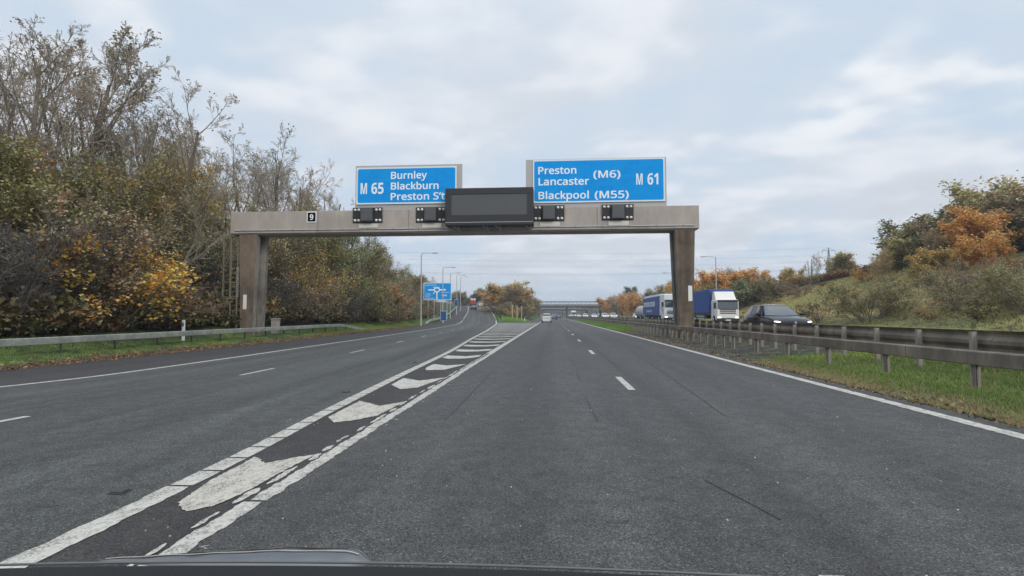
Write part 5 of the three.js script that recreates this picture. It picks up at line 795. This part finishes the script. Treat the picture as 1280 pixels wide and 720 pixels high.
{
  const t = thing('tanker_trailer', 'rounded grey trailer showing behind the left end of the blue lettered trailer', 'trailer', [16.9, oy, -96], 0), g = std([0.33, 0.36, 0.36], 0.5);
  part('tank', [at(new THREE.CylinderGeometry(1.2, 1.2, 7, 24), 0, 1.55, -3.5, PI / 2), at(new THREE.SphereGeometry(1.2, 20, 10).scale(1, 1, 0.3), 0, 1.55, 0)], g, t); part('band', [0, -3.5, -7].map((z) => at(new THREE.TorusGeometry(1.2, 0.05, 6, 28), 0, 1.55, z)), M.galv, t);
  part('chassis', rbox(1.2, 0.3, 7.2, 0.04, 0, 0.6, -3.5), M.black, t); lorryWheels(t, [-1, -5.5]);
}
{
  const t = thing('box_lorry', 'far white lorry among the cars under the bridge', 'lorry', [12.2, oy, -305], 0); cab(t, cabWhite, { w: 2.4, h: 2.7, z: 0, glassY: 2.1 }); part('load_body', rbox(2.5, 2.4, 6, 0.05, 0, 2.35, -5.1), cabWhite, t); part('chassis', rbox(1, 0.3, 8, 0.04, 0, 0.85, -4), M.black, t); lorryWheels(t, [-1, -6]);
}
{
  const t = thing('box_lorry', 'red lorry with two white rear panels just over the crest of the slip road', 'lorry', [-36.2, hSlip(-36.2, 246), -246], PI + 0.2), red = std([0.32, 0.03, 0.02], 0.5); cab(t, red, { w: 2.4, h: 2.7, z: 8, glassY: 2.1 }); part('load_body', rbox(2.5, 2.7, 5.8, 0.05, 0, 2.2, 2.95), red, t); part('rear_panel', [rbox(0.95, 0.75, 0.06, 0.02, -0.6, 3.05, 0.02), rbox(0.95, 0.75, 0.06, 0.02, 0.6, 3.05, 0.02)], cabWhite, t); part('chassis', rbox(1, 0.3, 7.6, 0.04, 0, 0.85, 4), M.black, t); lorryWheels(t, [7, 1.6]);
}
// ---------------------------------------------------------------- the car that carries the camera
{
  const t = thing('camera_car', 'dark dashboard edge with an added glossy ridge standing in for a reflection along the bottom of the picture', 'car', [0, 0, 0]);
  const mesh2 = tex(256, 256, (x, y) => { const a = ((x >> 3) + (y >> 3)) % 2 ? 1 : 0.5, v = (x % 8 > 1 && y % 8 > 1) ? a : 0.35; return v; }, false, [1, 1]);
  const dash = std([0.014, 0.015, 0.017], 0.9, { bumpMap: mesh2, bumpScale: 0.0006, map: mesh2 });
  const p = [], uv = [], ix = [], prof = [[0.655, 1.047], [0.64, 1.052], [0.6, 1.056], [0.5, 1.06], [0.36, 1.06], [0.2, 1.04]];
  for (let i = 0; i <= 40; i++) { const x = mix(-0.95, 0.95, i / 40); prof.forEach(([d, y], k) => { p.push(x, y - 0.02 * x * x, -d + 0.05 * x * x); uv.push(x * 14, d * 14); if (i && k) { const q = i * prof.length + k; ix.push(q - prof.length - 1, q - prof.length, q - 1, q - prof.length, q, q - 1); } }); }
  part('dashboard', tri(p, ix, uv), dash, t);
  const e = []; for (let i = 0; i <= 40; i++) { const x = mix(-0.95, 0.95, i / 40); e.push(new THREE.Vector3(x, 1.05 - 0.02 * x * x, -0.658 + 0.05 * x * x)); }
  part('edge_trim', new THREE.TubeGeometry(new THREE.CatmullRomCurve3(e), 60, 0.0016, 5), std([0.12, 0.125, 0.125], 0.5), t);
  const rp = [], ri = [], ru = 60, rv = 10; // long ridge added for a reflection, pointed at its left end, slightly rippled
  for (let i = 0; i <= ru; i++) for (let k = 0; k <= rv; k++) { const u = i / ru, w = Math.min(1, u * 1.5) ** 0.8 * Math.sqrt(Math.max(0, 1 - S(0.9, 1, u) ** 1.0)), a = (k / rv) * PI; rp.push(mix(-0.79, -0.3, u), 0.925 + 0.012 * u + 0.018 * w * Math.sin(a) + 0.0004 * Math.sin(u * 34 + k), -0.9 - 0.042 * w * Math.cos(a)); if (i && k) { const q = i * (rv + 1) + k; ri.push(q - rv - 2, q - rv - 1, q - 1, q - rv - 1, q, q - 1); } }
  part('reflection_ridge', tri(rp, ri), std([0.2, 0.2, 0.2], 0.1, { metalness: 0.9 }), t);
  const edge = [], row = (k) => { for (let i = 0; i <= ru; i++) { const q = (i * (rv + 1) + k) * 3; edge.push(new THREE.Vector3(rp[q], rp[q + 1] + 0.0012, rp[q + 2])); } };
  for (const [k, r0] of [[5, 0.0008]]) { edge.length = 0; row(k); part('glint_strip', new THREE.TubeGeometry(new THREE.CatmullRomCurve3(edge.slice(k === 8 ? 6 : 2, k === 8 ? 36 : 58)), 90, r0, 5), std([0.62, 0.62, 0.6], 0.25, { metalness: 0.8 }), t); }  // pale strip imitates the bright edge of that reflection
}
scene.traverse((o) => { if (o.isMesh) { o.castShadow = true; o.receiveShadow = true; } });
renderer.render(scene, camera);
